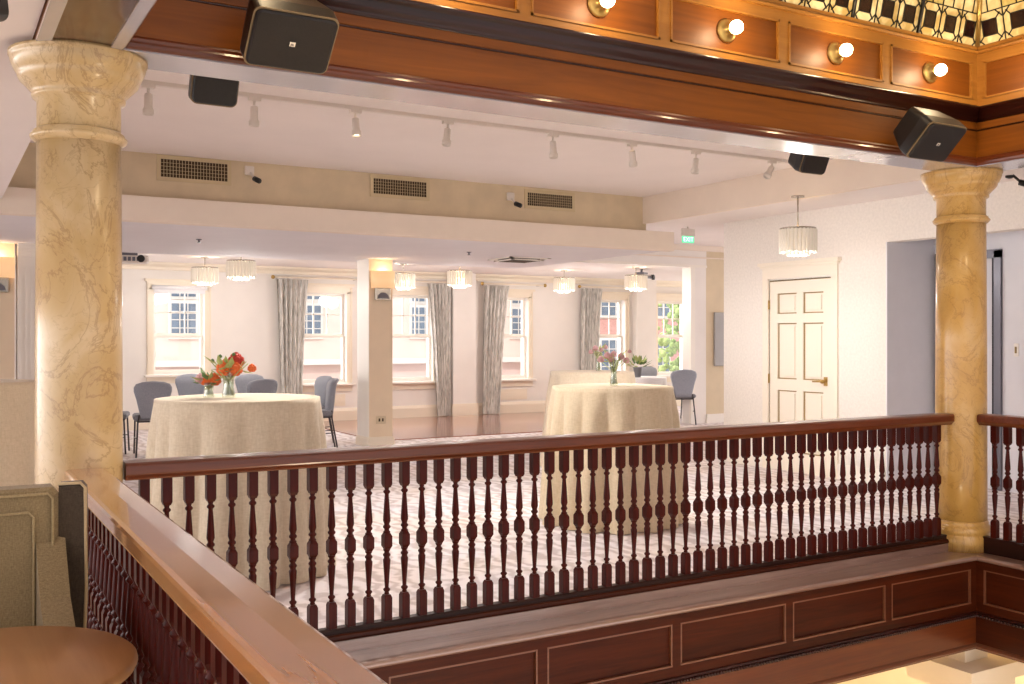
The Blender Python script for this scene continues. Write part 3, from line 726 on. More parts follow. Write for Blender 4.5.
# ------------------------------------------------------------------ speakers
def speaker(loc, label, w=.34, h=.25, dp=.2, tilt=45, rz=0, logo=True, bracket=(0, .22, .05), grp=None):
    t = thing('loudspeaker', label, 'speaker', loc, rz, grp)
    T = Matrix.Rotation(R(tilt), 4, 'X')
    def rr(w_, h_, r, n=5):
        o = []
        for cx_, cy_, a0 in ((w_/2-r, h_/2-r, 0), (-w_/2+r, h_/2-r, 90), (-w_/2+r, -h_/2+r, 180), (w_/2-r, -h_/2+r, 270)):
            for i in range(n + 1):
                a = R(a0 + 90 * i / n); o.append((cx_ + r * cos(a), cy_ + r * sin(a)))
        return o
    m = MB(); m.T = T
    f = rr(w, h, .03); bk = rr(w * .8, h * .78, .03); n = len(f)
    mid = rr(w, h, .03)
    vs = [(x, 0, z) for x, z in f] + [(x, dp * .35, z) for x, z in mid] + [(x, dp, z) for x, z in bk]
    fs = [tuple(range(n)), tuple(range(3*n-1, 2*n-1, -1))]
    m.add(vs, fs); m.add(vs, [(k*n+i, k*n+(i+1) % n, k*n+n+(i+1) % n, k*n+n+i) for k in range(2) for i in range(n)], 0, False)
    m.build('cabinet', 'black', t)
    m = MB(); m.T = T; g = rr(w * .955, h * .94, .026); g2 = rr(w * .9, h * .88, .02); n = len(g)
    vs = [(x, -.001, z) for x, z in g] + [(x, -.012, z) for x, z in g] + [(x, -.018, z) for x, z in g2]
    m.add(vs, [(k*n+i, k*n+(i+1) % n, k*n+n+(i+1) % n, k*n+n+i) for k in range(2) for i in range(n)] + [tuple(range(2*n, 3*n)), tuple(range(n))]); m.build('grille', 'black_grille', t)
    m = MB(); m.T = T; r1 = rr(w * 1.0, h * 1.0, .03); r2 = rr(w * .955, h * .94, .026)
    vs = [(x, -.004, z) for x, z in r1] + [(x, -.004, z) for x, z in r2] + [(x, .006, z) for x, z in r1] + [(x, .006, z) for x, z in r2]; n = len(r1)
    m.add(vs, [(i, (i+1) % n, n+(i+1) % n, n+i) for i in range(n)] + [(2*n+i, 3*n+i, 3*n+(i+1) % n, 2*n+(i+1) % n) for i in range(n)] + [(i, 2*n+i, 2*n+(i+1) % n, (i+1) % n) for i in range(n)]); m.build('rim', 'rim', t)
    m = MB(); m.tube([tuple(T @ Vector((0, dp, 0))), bracket], .018, 8); m.box(bracket[0] - .04, bracket[0] + .04, bracket[1] - .005, bracket[1] + .005, bracket[2] - .05, bracket[2] + .05); m.build('bracket', 'black', t)
    if logo:
        m = MB(); m.T = T; m.box(-.011, .011, -.021, -.018, -.012, .006); bd = m.build('badge', 'logo', t)
        letters('JBL', .012, .0006, 'black', bd, T @ Matrix.Translation((0, -.0216, -.008)) @ Matrix.Rotation(R(90), 4, 'X'))
    return t
speaker((1.215, 3.80, 2.582), 'large black loudspeaker on the beam beside the thick near marble column')
speaker((5.105, 3.80, 2.572), 'black loudspeaker on the beam near the far corner marble column')
speaker((1.11, 4.58, 2.57), 'small black loudspeaker hanging behind the beam, nearer the thick column', .21, .19, .14, 24, 0, False, (0, -.14, .05), 'small loudspeakers behind the beam')
speaker((4.98, 4.62, 2.575), 'small black loudspeaker hanging behind the beam, nearer the far corner column', .23, .17, .14, 24, 0, False, (0, -.2, .05), 'small loudspeakers behind the beam')
speaker((-.02, 3.35, 2.44), 'black loudspeaker cut by the top corner, above the armchair', .3, .2, .2, 10, R(-40), False, (0, .1, .12))
# small camera by the far corner column
def small_cam(loc, label, ind=True, s=1, rz=0):
    t = thing('security_camera', label, 'camera', loc, rz, 'small security cameras')
    m = MB(); m.lathe([(.03 * s, 0), (.03 * s, -.012 * s), (.012 * s, -.02 * s)], n=16) if not ind else m.bbox(-.035*s, .035*s, -.03*s, 0, -.02*s, .05*s, .006); m.build('mount', 'black' if not ind else 'fixture', t)
    m = MB(); m.tube([(0, -.02*s, 0), (.03*s, -.06*s, -.05*s)], .009*s, 8); m.build('arm', 'black' if not ind else 'fixture', t)
    m = MB(); m.tube([(.03*s, -.05*s, -.05*s), (.05*s, -.11*s, -.075*s)], .021*s, 12); m.build('camera_body', 'black', t)
small_cam((6.42, 4.2, 2.54), 'tiny black camera under the side beam beside the far corner column capital', False, 1)
small_cam((2.55, 9.25, 2.96), 'small camera and sensor to the right of the air vent nearest the thick column', True, 1.2)
small_cam((5.36, 9.25, 2.92), 'small camera and sensor to the left of the air vent farthest from the thick column', True, 1.2)

# air vents
def vent(x0, x1, z0, z1, label):
    t = thing('air_vent', label, 'air vent', ((x0 + x1) / 2, 9.25, (z0 + z1) / 2), 0, 'air vents in the beige soffit'); a = (x1 - x0) / 2; b2 = (z1 - z0) / 2
    m = MB(); e = .035
    m.box(-a - e, a + e, -.012, 0, b2, b2 + e); m.box(-a - e, a + e, -.012, 0, -b2 - e, -b2); m.box(-a - e, -a, -.012, 0, -b2, b2); m.box(a, a + e, -.012, 0, -b2, b2); m.build('frame', 'grille', t)
    MB().box(-a, a, -.003, -.001, -b2, b2).build('backing', 'grille_dark', t)
    m = MB(); n = int(2 * a / .026)
    for i in range(1, n): x = -a + 2 * a * i / n; m.box(x - .0016, x + .0016, -.008, -.003, -b2, b2)
    for i in range(1, 5): z = -b2 + 2 * b2 * i / 5; m.box(-a, a, -.009, -.005, z - .0012, z + .0012)
    m.build('grille', 'grille', t)
vent(1.76, 2.35, 2.86, 3.02, 'air vent in the beige soffit nearest the thick marble column')
vent(3.79, 4.37, 2.86, 3.01, 'middle air vent in the beige soffit')
vent(5.58, 6.16, 2.86, 3.00, 'air vent in the beige soffit above the pair of tall tables')

# track lights
o = thing('light_track', 'white ceiling light track behind the long beam', 'light track')
MB().box(.55, 6.75, 6.63, 6.67, 3.035, 3.06).build('track', 'fixture', o)
MB().box(6.72, 6.80, 6.62, 6.68, 3.03, 3.06).build('end_cap', 'fixture', o)
def track_head(x, ax, ay, label, lit=False):
    t = thing('track_spotlight', label, 'spotlight', (x, 6.65, 3.035), 0, 'spotlights on the ceiling track')
    m = MB(); m.box(-.04, .04, -.018, .018, -.022, 0); m.lathe([(.009, -.05), (.009, -.02)], n=8); m.build('adapter', 'fixture', t)
    T = Matrix.Translation((0, 0, -.055)) @ Matrix.Rotation(R(ax), 4, 'X') @ Matrix.Rotation(R(ay), 4, 'Y')
    m = MB(); m.T = T; m.lathe([(.012, 0), (.024, -.006), (.026, -.02), (.026, -.09), (.035, -.105), (.035, -.135), (.031, -.137), (.031, -.11)], n=20, caps=False); m.build('lamp_head', 'fixture', t)
    m = MB(); m.T = T; m.lathe([(.0295, -.118), (.001, -.112)], n=16, caps=False); m.build('lens', 'spot_lens' if lit else 'fixture', t)
    L = bpy.data.lights.new('spot_light', 'SPOT'); L.energy = 150 if lit else 16; L.color = (1, .96, .92); L.spot_size = R(115); L.spot_blend = .6; L.shadow_soft_size = .03
    q = bpy.data.objects.new('spot_light', L); q.parent = t; q.matrix_basis = T @ Matrix.Translation((0, 0, -.15)); col.objects.link(q)
TL = [(1.19, 0, 0, 0), (1.87, 3, 0, 0), (2.59, -10, 0, 1), (3.32, -14, 12, 0), (4.25, -5, 0, 0), (5.03, 20, -20, 1), (5.72, 0, 5, 0), (6.62, -15, 42, 0)]
tl_names = ['white track spotlight nearest the thick marble column, beside its capital', 'white track spotlight beside the small hanging loudspeaker near the thick column', 'lit white track spotlight, third along from the thick column', 'tilted white track spotlight above the lit tan post', 'white track spotlight just before the rightmost air vent, pointing straight down', 'lit white track spotlight tilted aside, sixth along from the thick column', 'white track spotlight last but one along the track', 'strongly tilted white track spotlight at the far end of the track']
for (x, a, b2, lit), nm in zip(TL, tl_names): track_head(x, a, b2, nm, bool(lit))

# chandeliers
def chandelier(loc, zc, label, dia=.37, power=24):
    t = thing('crystal_chandelier', label, 'chandelier', loc, 0, 'drum chandeliers with crystal rods')
    r = dia / 2; h = zc - loc[2]
    m = MB(); m.lathe([(.06, h - .015), (.06, h)], n=20); m.build('canopy', 'chrome', t)
    m = MB(); m.lathe([(.007, .24), (.007, h - .01)], n=8); m.build('stem', 'chrome', t)
    m = MB(); m.lathe([(r, .235), (r, .25), (r - .012, .25), (r - .012, .235), (r, .235)], n=32, caps=False)
    for a in (0, 60, 120): m.tube([(r * cos(R(a)), r * sin(R(a)), .243), (-r * cos(R(a)), -r * sin(R(a)), .243)], .005, 6)
    m.build('frame', 'chrome', t)
    m = MB()
    for i in range(28):
        a = 2 * pi * i / 28; m.lathe([(.013, .015 + .012 * (i % 2)), (.016, .03), (.016, .225), (.01, .236)], (r * .97 * cos(a), r * .97 * sin(a), 0), 6, 0, False)
    for i in range(16):
        a = 2 * pi * i / 16; m.lathe([(.013, -.01), (.016, .01), (.016, .2), (.01, .236)], (r * .55 * cos(a), r * .55 * sin(a), 0), 6, 0, False)
    m.build('crystal_rods', 'crystal', t)
    m = MB()
    for i in range(3): a = 2 * pi * i / 3; m.sphere((r * .3 * cos(a), r * .3 * sin(a), .1), .03, 0, 10, 6, (1, 1, 1.5))
    m.build('candle_bulbs', 'bulb_soft', t)
    L = bpy.data.lights.new('chandelier_light', 'POINT'); L.energy = power; L.color = (1, .95, .9); L.shadow_soft_size = .12
    q = bpy.data.objects.new('chandelier_light', L); q.parent = t; q.location = (0, 0, -.06); col.objects.link(q)
ch = [(205, 14.5, 'crystal drum chandelier in front of the window with the roller blind'), (241, 13.2, 'crystal drum chandelier over the wall right of the window with the roller blind'),
      (403, 15.8, 'crystal drum chandelier just behind the lit sconce of the tan post'), (460, 15.2, 'crystal drum chandelier in front of the white pilaster'),
      (564, 17.3, 'crystal drum chandelier between the pilaster and the rear tall table'), (636, 16.6, 'crystal drum chandelier over the right part of the tall tables')]
for px, dd, lab in ch:
    a = (px - 512) / 995; X = dd * (.50335 + a * .86408); Y = dd * (.86408 - a * .50335)
    chandelier((round(X, 2), round(Y, 2), 2.2 if dd < 16.5 else 2.22), 2.6, lab)
chandelier((7.0, 6.7, 2.2), 2.75, 'crystal drum chandelier hanging by the cream panelled door', .33, 12)

# ceiling fittings
t = thing('ceiling_diffuser', 'square air diffuser with dark centre in the low ceiling', 'air vent', (6.6, 11.15, 2.45))
m = MB()
for (a, z) in ((.3, 0), (.24, -.02)): m.box(-a, a, -a, -a + .04, z - .012, z); m.box(-a, a, a - .04, a, z - .012, z); m.box(-a, -a + .04, -a, a, z - .012, z); m.box(a - .04, a, -a, a, z - .012, z)
m.build('diffuser_frame', 'trim', t); MB().box(-.2, .2, -.2, .2, -.034, -.004).build('diffuser_core', 'grille_dark', t)
for i, (x, y, z, lab) in enumerate(((5.55, 10.55, 2.45, 'fire sprinkler in the low ceiling before the square diffuser'), (2.4, 10.6, 2.45, 'fire sprinkler in the low ceiling above the table with orange flowers'))):
    t = thing('fire_sprinkler', lab, 'sprinkler', (x, y, z), 0, 'ceiling sprinklers')
    MB().lathe([(.03, 0), (.03, -.006), (.01, -.01), (.01, -.03), (.02, -.034), (.02, -.038)], n=12).build('sprinkler_head', 'frame_dark', t)
# projectors
def projector(loc, rz, label, zc):
    t = thing('ceiling_projector', label, 'projector', loc, rz)
    MB().bbox(-.19, .19, -.15, .15, 0, .09, .02).build('housing', 'fixture', t)
    m = MB()
    for i in range(5): m.box(-.15 + i * .05, -.115 + i * .05, -.156, -.149, .02, .07)
    m.build('cooling_grille', 'frame_dark', t)
    m = MB(); m.T = Matrix.Rotation(R(90), 4, 'X'); m.lathe([(.045, .0), (.045, .18), (.035, .185)], (.1, .05, 0), 16); m.build('lens', 'black', t)
    m = MB(); m.box(-.12, .06, -.08, .08, .09, .13); m.lathe([(.02, .13), (.02, zc - loc[2])], (-.02, 0, 0), 10); m.build('mount', 'frame_dark', t)
projector((2.13, 12.95, 2.34), R(-10), 'ceiling projector seen just past the thick marble column', 2.6)
projector((10.5, 13.6, 2.41), R(30), 'ceiling projector hanging beyond the wide opening near the exit sign', 2.6)
# exit sign
t = thing('exit_sign', 'green lit exit sign hanging at the corridor by the white corner', 'sign', (8.72, 10.3, 2.69), 0)
MB().bbox(-.11, .11, -.02, .02, .09, .19, .006).build('sign_housing', 'fixture', t)
MB().bbox(-.1, .1, -.008, .008, 0, .1, .002).build('sign_panel', 'exit', t)
letters('EXIT', .085, .001, 'exit_white', t, Matrix.Translation((0, -.0095, .018)) @ Matrix.Rotation(R(90), 4, 'X'))
MB().lathe([(.012, .19), (.012, .26)], n=8).build('stem', 'fixture', t)

# ------------------------------------------------------------------ tables, cloths, flowers
def cloth_table(x, y, z, r, rb, mat, label_c, label_t, n=12, seed=1, drape=1.0):
    t = thing('cocktail_table', label_t, 'table', (x, y, 0))
    MB().lathe([(r - .01, z - .03), (r - .01, z - .006)], n=40).build('tabletop', 'trim', t)
    MB().lathe([(.03, .03), (.03, z - .03)], n=12).build('pedestal', 'metal', t)
    MB().lathe([(.26, 0), (.26, .015), (.04, .035)], n=24).build('foot', 'metal', t)
    rnd = random.Random(seed)
    amps = [(k, rnd.uniform(.3, 1), rnd.uniform(0, 6.28)) for k in (n, n + 2, n - 3, n + 5)]
    def fn(u, v):
        a = 2 * pi * u
        if v < .12:
            q = v / .12; return (r * q * cos(a), r * q * sin(a), z)
        tt = (v - .12) / .88
        zz = z * (1 - tt) + .006
        w1 = 1.5 * abs(sin(.5 * n * a + .35 * sin(3 * a + seed) + .25 * tt)) - .95; w2 = .5 * sin((n - 4) * a + seed + 1.2 * tt)
        fold = w1 + w2 * .6
        e = min(1, tt * 5)
        rr_ = r + .012 + (rb - r) * tt ** .8 + .052 * drape * fold * (.3 + .7 * tt ** .8) * e
        if tt < .03: zz = z - .004
        return (rr_ * cos(a), rr_ * sin(a), zz)
    m = MB(); m.grid(fn, 260, 46, 0, True, True)
    o = m.build('tablecloth', mat, None, (x, y, 0)); tag(o, label_c, 'tablecloth', None)
    return z
cloth_table(1.615, 6.08, 1.06, .472, .53, 'linen', 'beige linen tablecloth to the floor under the orange flowers, in front of grey chairs', 'tall round table hidden by the cloth under the orange flowers', 14, 3)
cloth_table(4.56, 6.28, 1.05, .45, .52, 'linen3', 'warm beige linen tablecloth of the front one of two adjoining tall tables', 'front one of the two adjoining tall round tables', 14, 8, 1.2)
cloth_table(6.36, 9.14, 1.05, .45, .56, 'linen2', 'pale linen tablecloth of the rear one of two adjoining tall tables', 'rear one of the two adjoining tall round tables', 12, 5)
cloth_table(.32, 9.42, 1.06, .47, .54, 'linen3', 'beige tablecloth cut by the picture edge behind the thick marble column', 'tall table cut by the picture edge behind the thick marble column', 10, 12)
cloth_table(10.5, 13.75, .75, .5, .54, 'white_cloth', 'white tablecloth of the low round table behind the two tall tables', 'low round table under white cloth behind the two tall tables', 10, 9)

def vase(loc, label, h=.2, r=.045):
    t = thing('glass_vase', label, 'vase', loc)
    m = MB(); m.lathe([(r * .7, 0), (r * .72, .008), (r * .55, h * .4), (r * .6, h * .7), (r, h), (r * .93, h), (r * .52, h * .7), (r * .48, h * .4), (r * .6, .012), (.001, .012)], n=24, caps=True); m.build('vase_body', 'vase', t)
def bouquet(loc, label, specs, stems, h, mat_leaf='green', nleaf=14, spread=.12, seed=1):
    t = thing('flower_arrangement', label, 'flowers', loc); rnd = random.Random(seed)
    def bloom(c, r, mat):
        m = MB()
        for ring, (k, rad, tl) in enumerate(((1, 0, 1.0), (5, .45, .75), (8, .8, .3), (9, .85, -.15), (6, .5, -.5))):
            for i in range(k):
                a = 2 * pi * i / k + ring * .4
                m.sphere((c[0] + r * rad * .7 * cos(a), c[1] + r * rad * .7 * sin(a), c[2] + r * tl * .7), r * .34, 0, 7, 5)
        m.build('bloom', mat, t)
    for (x, y, z, r, mat) in specs:
        bloom((x, y, z), r, mat)
    m = MB()
    for i in range(stems):
        a = rnd.uniform(0, 6.28); b2 = rnd.uniform(.01, .03); e = rnd.uniform(.2, 1) * spread
        m.tube([(-b2 * cos(a), -b2 * sin(a), .015), (0, 0, h * .55), (e * cos(a), e * sin(a), h * rnd.uniform(.9, 1.3))], .003, 5)
    m.build('stems', 'green2', t)
    for i in range(nleaf):
        a = rnd.uniform(0, 6.28); L = rnd.uniform(.06, .12); el = rnd.uniform(-.3, 1.1); w_ = rnd.uniform(.012, .022)
        b3 = Vector((rnd.uniform(0, .5) * spread * cos(a), rnd.uniform(0, .5) * spread * sin(a), h * rnd.uniform(.95, 1.15)))
        d = Vector((cos(a) * cos(el), sin(a) * cos(el), sin(el))); s_ = Vector((-sin(a), cos(a), 0)); up = d.cross(s_) * -.006
        vs = [b3, b3 + d * L * .5 + s_ * w_, b3 + d * L, b3 + d * L * .5 - s_ * w_, b3 + d * L * .5 + up * 1.5]
        MB().add([tuple(q) for q in vs], [(0, 1, 4), (1, 2, 4), (2, 3, 4), (3, 0, 4), (0, 3, 2, 1)]).build('leaf', mat_leaf if i % 3 else 'green2', t)
    return t
z1 = 1.065
vase((1.53, 5.99, z1), 'clear flared glass vase full of stems under the orange flowers', .17, .055)
bouquet((1.53, 5.99, z1), 'bouquet of orange and red flowers in the flared glass vase', [(-.02, 0, .17, .06, 'orange'), (.03, -.01, .165, .055, 'orange'), (.05, .02, .215, .055, 'red'), (.14, .0, .17, .03, 'orange'), (-.09, .02, .22, .012, 'green'), (-.05, .0, .245, .013, 'green'), (.03, 0, .255, .013, 'green')], 16, .17, 'green2', 16, .14, 2)
vase((1.43, 6.06, z1), 'small clear glass vase beside the larger flared one', .09, .045)
bouquet((1.43, 6.06, z1), 'small low posy of peach flowers and dark leaves beside the larger bouquet', [(-.02, 0, .1, .04, 'orange'), (.03, -.01, .1, .045, 'orange'), (-.05, 0, .11, .035, 'pink')], 8, .09, 'green', 18, .07, 4)
vase((4.50, 6.18, 1.055), 'tall slim glass vase on the front one of the adjoining tall tables', .2, .04)
bouquet((4.50, 6.18, 1.055), 'airy bouquet of pale pink flowers on the front tall table', [(-.12, 0, .2, .03, 'pink'), (-.06, 0, .23, .03, 'pink'), (.0, 0, .24, .028, 'pink'), (.07, 0, .22, .03, 'pink'), (.12, 0, .19, .028, 'pink'), (-.02, 0, .2, .03, 'pink'), (.15, 0, .26, .018, 'pink')], 16, .19, 'green2', 10, .14, 6)
vase((6.38, 9.05, 1.055), 'slim glass vase on the rear one of the adjoining tall tables', .2, .04)
bouquet((6.38, 9.05, 1.055), 'pink flowers on the rear one of the adjoining tall tables', [(-.1, 0, .21, .03, 'pink'), (-.04, 0, .25, .035, 'pink'), (.04, 0, .23, .03, 'pink'), (.1, 0, .26, .028, 'pink')], 12, .2, 'green2', 10, .12, 8)
t = thing('potted_plant', 'bushy green plant in a grey pot behind the front tall table', 'plant', (10.29, 13.45, .757))
MB().lathe([(.05, 0), (.075, .16), (.075, .17), (.065, .17), (.06, .14), (.001, .14)], n=20).build('pot', 'pot', t)
rnd = random.Random(5)
for i in range(46):
    a = rnd.uniform(0, 6.28); el = rnd.uniform(.1, 1.4); L = rnd.uniform(.12, .26); w_ = .035
    b3 = Vector((.03 * cos(a), .03 * sin(a), .16)); d = Vector((cos(a) * cos(el), sin(a) * cos(el), sin(el))); s_ = Vector((-sin(a), cos(a), 0))
    c3 = b3 + d * L * .45
    MB().add([tuple(q) for q in (c3, c3 + d * L * .3 + s_ * w_, c3 + d * L * .6, c3 + d * L * .3 - s_ * w_, c3 + d * L * .3 + d.cross(s_) * -.008)], [(0, 1, 4), (1, 2, 4), (2, 3, 4), (3, 0, 4), (0, 3, 2, 1)]).build('leaf', 'green' if i % 2 else 'green2', t)

# ------------------------------------------------------------------ banquet chairs (face -Y locally)
def make_chair():
    t = thing('banquet_chair', 'x', 'chair', (0, 0, 0), 0, 'grey upholstered banquet chairs')
    m = MB(); m.bbox(-.22, .22, -.23, .2, .43, .50, .02); m.build('seat', 'chair_seat', t)
    out = [(.13, .46), (.15, .52), (.185, .68), (.215, .78), (.215, .83), (.19, .87), (.12, .895), (.0, .905)]
    pts = out + [(-x, z) for x, z in out[-2::-1]]
    n = len(pts)
    def yy(x, z, b2): return .19 + (z - .46) * .16 - .9 * x * x * (1) + b2
    m = MB(); vs = [(x, yy(x, z, -.028), z) for x, z in pts] + [(x, yy(x, z, .028), z) for x, z in pts] + [(x * .86, yy(x, z, -.045), .46 + (z - .46) * .95) for x, z in pts] + [(x * .86, yy(x, z, .045), .46 + (z - .46) * .95) for x, z in pts]
    fs = [(i, (i+1) % n, n+(i+1) % n, n+i) for i in range(n)] + [(i, 2*n+i, 2*n+(i+1) % n, (i+1) % n) for i in range(n)] + [(n+i, n+(i+1) % n, 3*n+(i+1) % n, 3*n+i) for i in range(n)]
    m.add(vs, fs, 0, True)
    mid = n // 2
    for base, rev in ((2*n, False), (3*n, True)):
        for i in range(mid):
            q = (base+i, base+i+1, base+n-2-i, base+n-1-i) if i < mid - 0 else None
            if q and len(set(q)) == 4: m.add(vs, [q[::-1] if rev else q], 0, True)
            elif q: m.add(vs, [tuple(dict.fromkeys(q))], 0, True)
    m.build('backrest', 'chair', t)
    for sx in (-1, 1):
        MB().tube([(sx * .19, -.2, .44), (sx * .20, -.22, 0)], .011, 8).build('leg', 'metal', t)
        MB().tube([(sx * .15, .2, .5), (sx * .17, .2, .4), (sx * .19, .27, 0)], .011, 8).build('leg', 'metal', t)
    m = MB(); m.tube([(-.19, -.2, .42), (.19, -.2, .42), (.17, .2, .42), (-.17, .2, .42)], .01, 8, 0, True); m.tube([(-.196, -.21, .2), (-.18, .235, .22)], .007, 6); m.tube([(.196, -.21, .2), (.18, .235, .22)], .007, 6); m.build('frame', 'metal', t)
    return t
c0 = make_chair()
def wp(px, dd): a = (px - 512) / 995; return (round(dd * (.50335 + a * .86408), 2), round(dd * (.86408 - a * .50335), 2), 0)
chairs = [(108, 12.3, 75, 'grey banquet chair half hidden behind the thick marble column'),
          (152, 12.1, 172, 'grey banquet chair with its back turned, left of the cloth under the orange flowers'),
          (190, 14.1, -18, 'grey banquet chair behind the small posy, under the roller blind window'),
          (257, 14.1, 12, 'grey banquet chair behind the table, beside the first curtain, rear of the overlapping two'),
          (252, 12.7, 200, 'grey banquet chair overlapping another beside the first curtain, front of the two'),
          (315, 12.7, -105, 'grey banquet chair seen edge on to the right of the orange flower table'),
          (309, 13.5, -85, 'grey banquet chair just behind the edge-on chair by the first curtain'),
          (654, 18.0, 0, 'grey banquet chair behind the green plant'),
          (680, 16.5, 158, 'grey banquet chair right of the pair of tall tables by the opening'),
          (697, 17.6, -70, 'grey banquet chair mostly hidden by the white opening edge')]
for i, (px, dd, rz, lab) in enumerate(chairs):
    c = c0 if i == 0 else copy_tree(c0)
    place(c, wp(px, dd), R(rz), lab)

# ------------------------------------------------------------------ armchair and round side table by the near balustrade
t = thing('tweed_armchair', 'olive tweed armchair with piped back beside the near balustrade', 'armchair', (-.02, 3.13, 0), R(0))
def slab(poly, y0, y1, name, mat, rot=0, off=(0, 0, 0)):
    m = MB(); m.T = Matrix.Translation(off) @ Matrix.Rotation(rot, 4, 'Z')
    n = len(poly); e = .012
    cx_ = sum(p[0] for p in poly) / n; cz = sum(p[1] for p in poly) / n
    sh = [(p[0] + (cx_ - p[0]) * .04, p[1] + (cz - p[1]) * .04) for p in poly]
    rings = [[(x, y0, z) for x, z in sh], [(x, y0 + e, z) for x, z in poly], [(x, y1 - e, z) for x, z in poly], [(x, y1, z) for x, z in sh]]
    vs = [p for r_ in rings for p in r_]
    m.add(vs, [tuple(range(n)), tuple(range(4*n-1, 3*n-1, -1))] + [(k*n+i, k*n+(i+1) % n, k*n+n+(i+1) % n, k*n+n+i) for k in range(3) for i in range(n)])
    return m.build(name, mat, t)
slab([(-.34, .40), (.335, .40), (.335, .975), (.32, .992), (-.32, .992), (-.34, .975)], -.0, .10, 'backrest', 'tweed')
m = MB(); m.tube([(-.26, -.006, .42), (-.26, -.006, .965), (-.25, -.006, .975), (.305, -.006, .975), (.318, -.006, .96), (.318, -.006, .42)], .004, 6); m.tube([(-.2, -.006, .42), (-.2, -.006, .925), (.255, -.006, .925), (.268, -.006, .91), (.27, -.006, .42)], .004, 6); m.build('welt', 'tweed_light', t)
slab([(0, .40), (.065, .40), (.075, .7), (.072, .985), (.06, 1.0), (0, .998)], -.0, .07, 'wing', 'tweed_shaded', R(-14), (.333, .01, 0))
m = MB(); m.T = Matrix.Translation((.333, .01, 0)) @ Matrix.Rotation(R(-14), 4, 'Z'); m.tube([(.066, 0, .42), (.076, 0, .7), (.073, 0, .985), (.06, 0, 1.0), (0, 0, .999)], .005, 6); m.build('wing_welt', 'piping', t)
for sx in (-1, 1):
    m = MB(); x0, x1 = (.275, .352) if sx > 0 else (-.352, -.275)
    m.extrude([(.02, .40), (.02, .86), (-.03, .80), (-.12, .70), (-.28, .62), (-.46, .60), (-.48, .57), (-.48, .2), (.02, .2)], x0, x1, 'YZ'); m.build('armrest', 'tweed', t)
MB().bbox(-.245, .245, -.46, .02, .26, .44, .03).build('seat', 'tweed', t)
for sx in (-1, 1):
    for sy in (-.42, .04): MB().lathe([(.012, 0), (.02, .22)], (sx * .27, sy, 0), 10).build('leg', 'baluster', t)
t = thing('round_side_table', 'round maple-topped side table in front of the tweed armchair', 'table', (.085, 2.395, 0))
m = MB(); m.lathe([(.297, .688), (.312, .694), (.317, .704), (.315, .714), (.307, .72), (.001, .72)], n=64); m.build('tabletop', 'tabletop', t)
MB().lathe([(.03, .03), (.025, .3), (.03, .688)], n=20).build('pedestal', 'metal', t); MB().lathe([(.2, 0), (.2, .012), (.04, .035)], n=40).build('foot', 'metal', t)

# ------------------------------------------------------------------ outside
struct('ground_street', MB().box(-40, 90, 17, 90, -4.1, -4), 'street')
def building(x0, x1, y, h, mat, label, cols, rows, ww, glow=False):
    t = thing('street_building', label, 'building', (x0, y, -4))
    MB().box(0, x1 - x0, 0, 6, 0, h).build('facade', mat, t)
    for cx_ in cols:
        for (z0, z1) in rows:
            xx = cx_ - x0
            w = MB().box(xx - ww / 2 - .12, xx + ww / 2 + .12, -.1, 0, z0 + 4 - .12, z1 + 4 + .15).build('window', 'facade_white', t)
            MB().box(xx - ww / 2, xx + ww / 2, -.13, -.1, z0 + 4, z1 + 4).build('pane', 'facade_glass', w)
            m = MB()
            for i in (1, 2): m.box(xx - ww/2 + ww*i/3 - .02, xx - ww/2 + ww*i/3 + .02, -.16, -.13, z0 + 4, z1 + 4)
            for i in range(1, 4): zz = z0 + (z1 - z0) * i / 4 + 4; m.box(xx - ww/2, xx + ww/2, -.16, -.13, zz - .02, zz + .02)
            m.build('glazing_bars', 'facade_white', w)
    return t
b1 = building(0, 27.5, 44, 16, 'facade', 'pale stucco building across the street with grids of small windows', [9.3 + 5.6 * i for i in range(-1, 4)], [(1.5, 2.9), (3.2, 5.2), (6.5, 8.2)], 1.0)
MB().box(0, 27.5, -.4, 0, 4.2, 4.45).build('cornice_band', 'facade_white', b1)
for i in range(5): MB().box(1.2 + 5.6 * i, 5.2 + 5.6 * i, -.7, 0, 3.0, 3.2).build('shop_awning', 'awning', b1)
for i in range(5): MB().box(1.4 + 5.6 * i, 5.0 + 5.6 * i, -.05, .0, 1.0, 3.0).build('shop_front', 'facade_white', b1)
building(28, 52, 42, 16, 'brick', 'red brick building across the street farther right', [30.4, 33.5, 36.8, 40], [(-.5, 1.3), (2.6, 4.4)], 1.3)
t = thing('street_post', 'blue-grey post standing outside the window beside the tan post', 'post', (7.75, 18.6, -4))
MB().lathe([(.07, 0), (.05, 7)], n=10).build('pole', 'lamp_blue', t); MB().tube([(0, 0, 6.1), (.25, 0, 6.6)], .03, 6).build('branch', 'lamp_blue', t)
t = thing('street_tree', 'pale green tree outside the rightmost window', 'tree', (22.7, 27, -4))
MB().tube([(0, 0, 0), (.1, 0, 2.2), (0, 0, 4.8)], [.14, .11, .06], 8).build('trunk', 'trunk', t)
m = MB(); rnd = random.Random(3)
for i in range(420):
    a = rnd.uniform(0, 6.28); r_ = rnd.uniform(.1, 1.35); z = rnd.uniform(3.6, 7.6)
    m.sphere((r_ * cos(a) * (1 - abs(z - 5) / 5), r_ * sin(a), z), rnd.uniform(.05, .15), 0, 6, 4)
m.build('foliage', 'foliage', t)

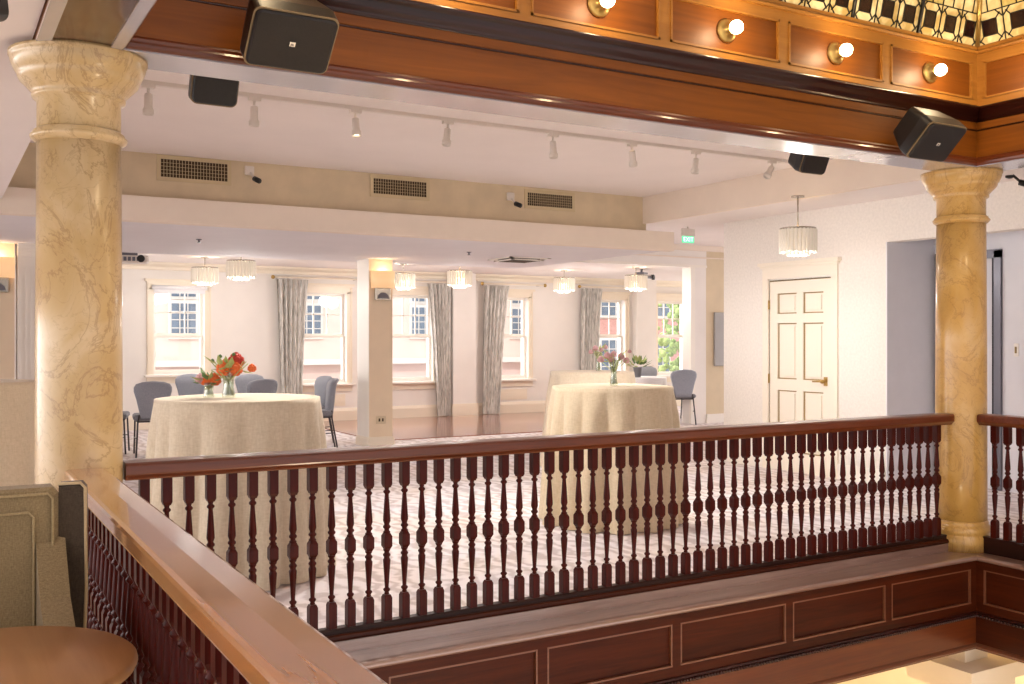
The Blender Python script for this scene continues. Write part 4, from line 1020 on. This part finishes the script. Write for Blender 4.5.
# ------------------------------------------------------------------ light
def point(loc, e, c, r=.15, name='ceiling_lamp_light'):
    L = bpy.data.lights.new(name, 'POINT'); L.energy = e; L.color = c; L.shadow_soft_size = r
    o = bpy.data.objects.new(name, L); o.location = loc; col.objects.link(o)
for p in ((2.6, 1.8, -1.7), (7.6, 6.5, -1.6), (2, 7.5, -1.6)): point(p, 60, (1, .8, .55), .2, 'lower_hall_light')
sun = bpy.data.lights.new('sun', 'SUN'); sun.energy = 1.2; sun.angle = R(1); sun.color = (1, .95, .88)
o = bpy.data.objects.new('sun', sun); col.objects.link(o); o.rotation_euler = (R(48), 0, R(-25))
W_ = bpy.data.worlds.new('sky'); S.world = W_; W_.use_nodes = True
nt = W_.node_tree; bg = nt.nodes['Background']
tc = nt.nodes.new('ShaderNodeTexCoord'); sx = nt.nodes.new('ShaderNodeSeparateXYZ'); nt.links.new(tc.outputs['Generated'], sx.inputs[0])
skyc = ramp(nt, sx.outputs[2], [(.0, (.93, .90, .89, 1)), (.25, (1, .985, .98, 1)), (1, (.8, .88, 1, 1))])
mr = nt.nodes.new('ShaderNodeMapRange'); mr.inputs[1].default_value = -.8; mr.inputs[2].default_value = .5; mr.inputs[3].default_value = .8; mr.inputs[4].default_value = 5.4
nt.links.new(sx.outputs[1], mr.inputs[0]); nt.links.new(mr.outputs[0], bg.inputs[1]); nt.links.new(skyc, bg.inputs[0])

# ------------------------------------------------------------------ camera and view
cam = bpy.data.cameras.new('camera'); cam.sensor_width = 36; cam.lens = 995 / 1024 * 36; cam.shift_y = -4 / 1024
cam.clip_start = .05; cam.clip_end = 300
co = bpy.data.objects.new('camera', cam); col.objects.link(co); co.location = (0, 0, 1.42)
co.rotation_euler = (R(90), 0, -atan2(995, 1708)); S.camera = co
S.view_settings.view_transform = 'Standard'; S.view_settings.look = 'None'; S.view_settings.gamma = 1
S.view_settings.use_curve_mapping = False; S.view_settings.exposure = .62
cy = S.cycles
cy.max_bounces = 10; cy.diffuse_bounces = 5; cy.glossy_bounces = 4; cy.transparent_max_bounces = 12
cy.use_denoising = True; cy.caustics_reflective = False; cy.caustics_refractive = False; cy.sample_clamp_indirect = 6
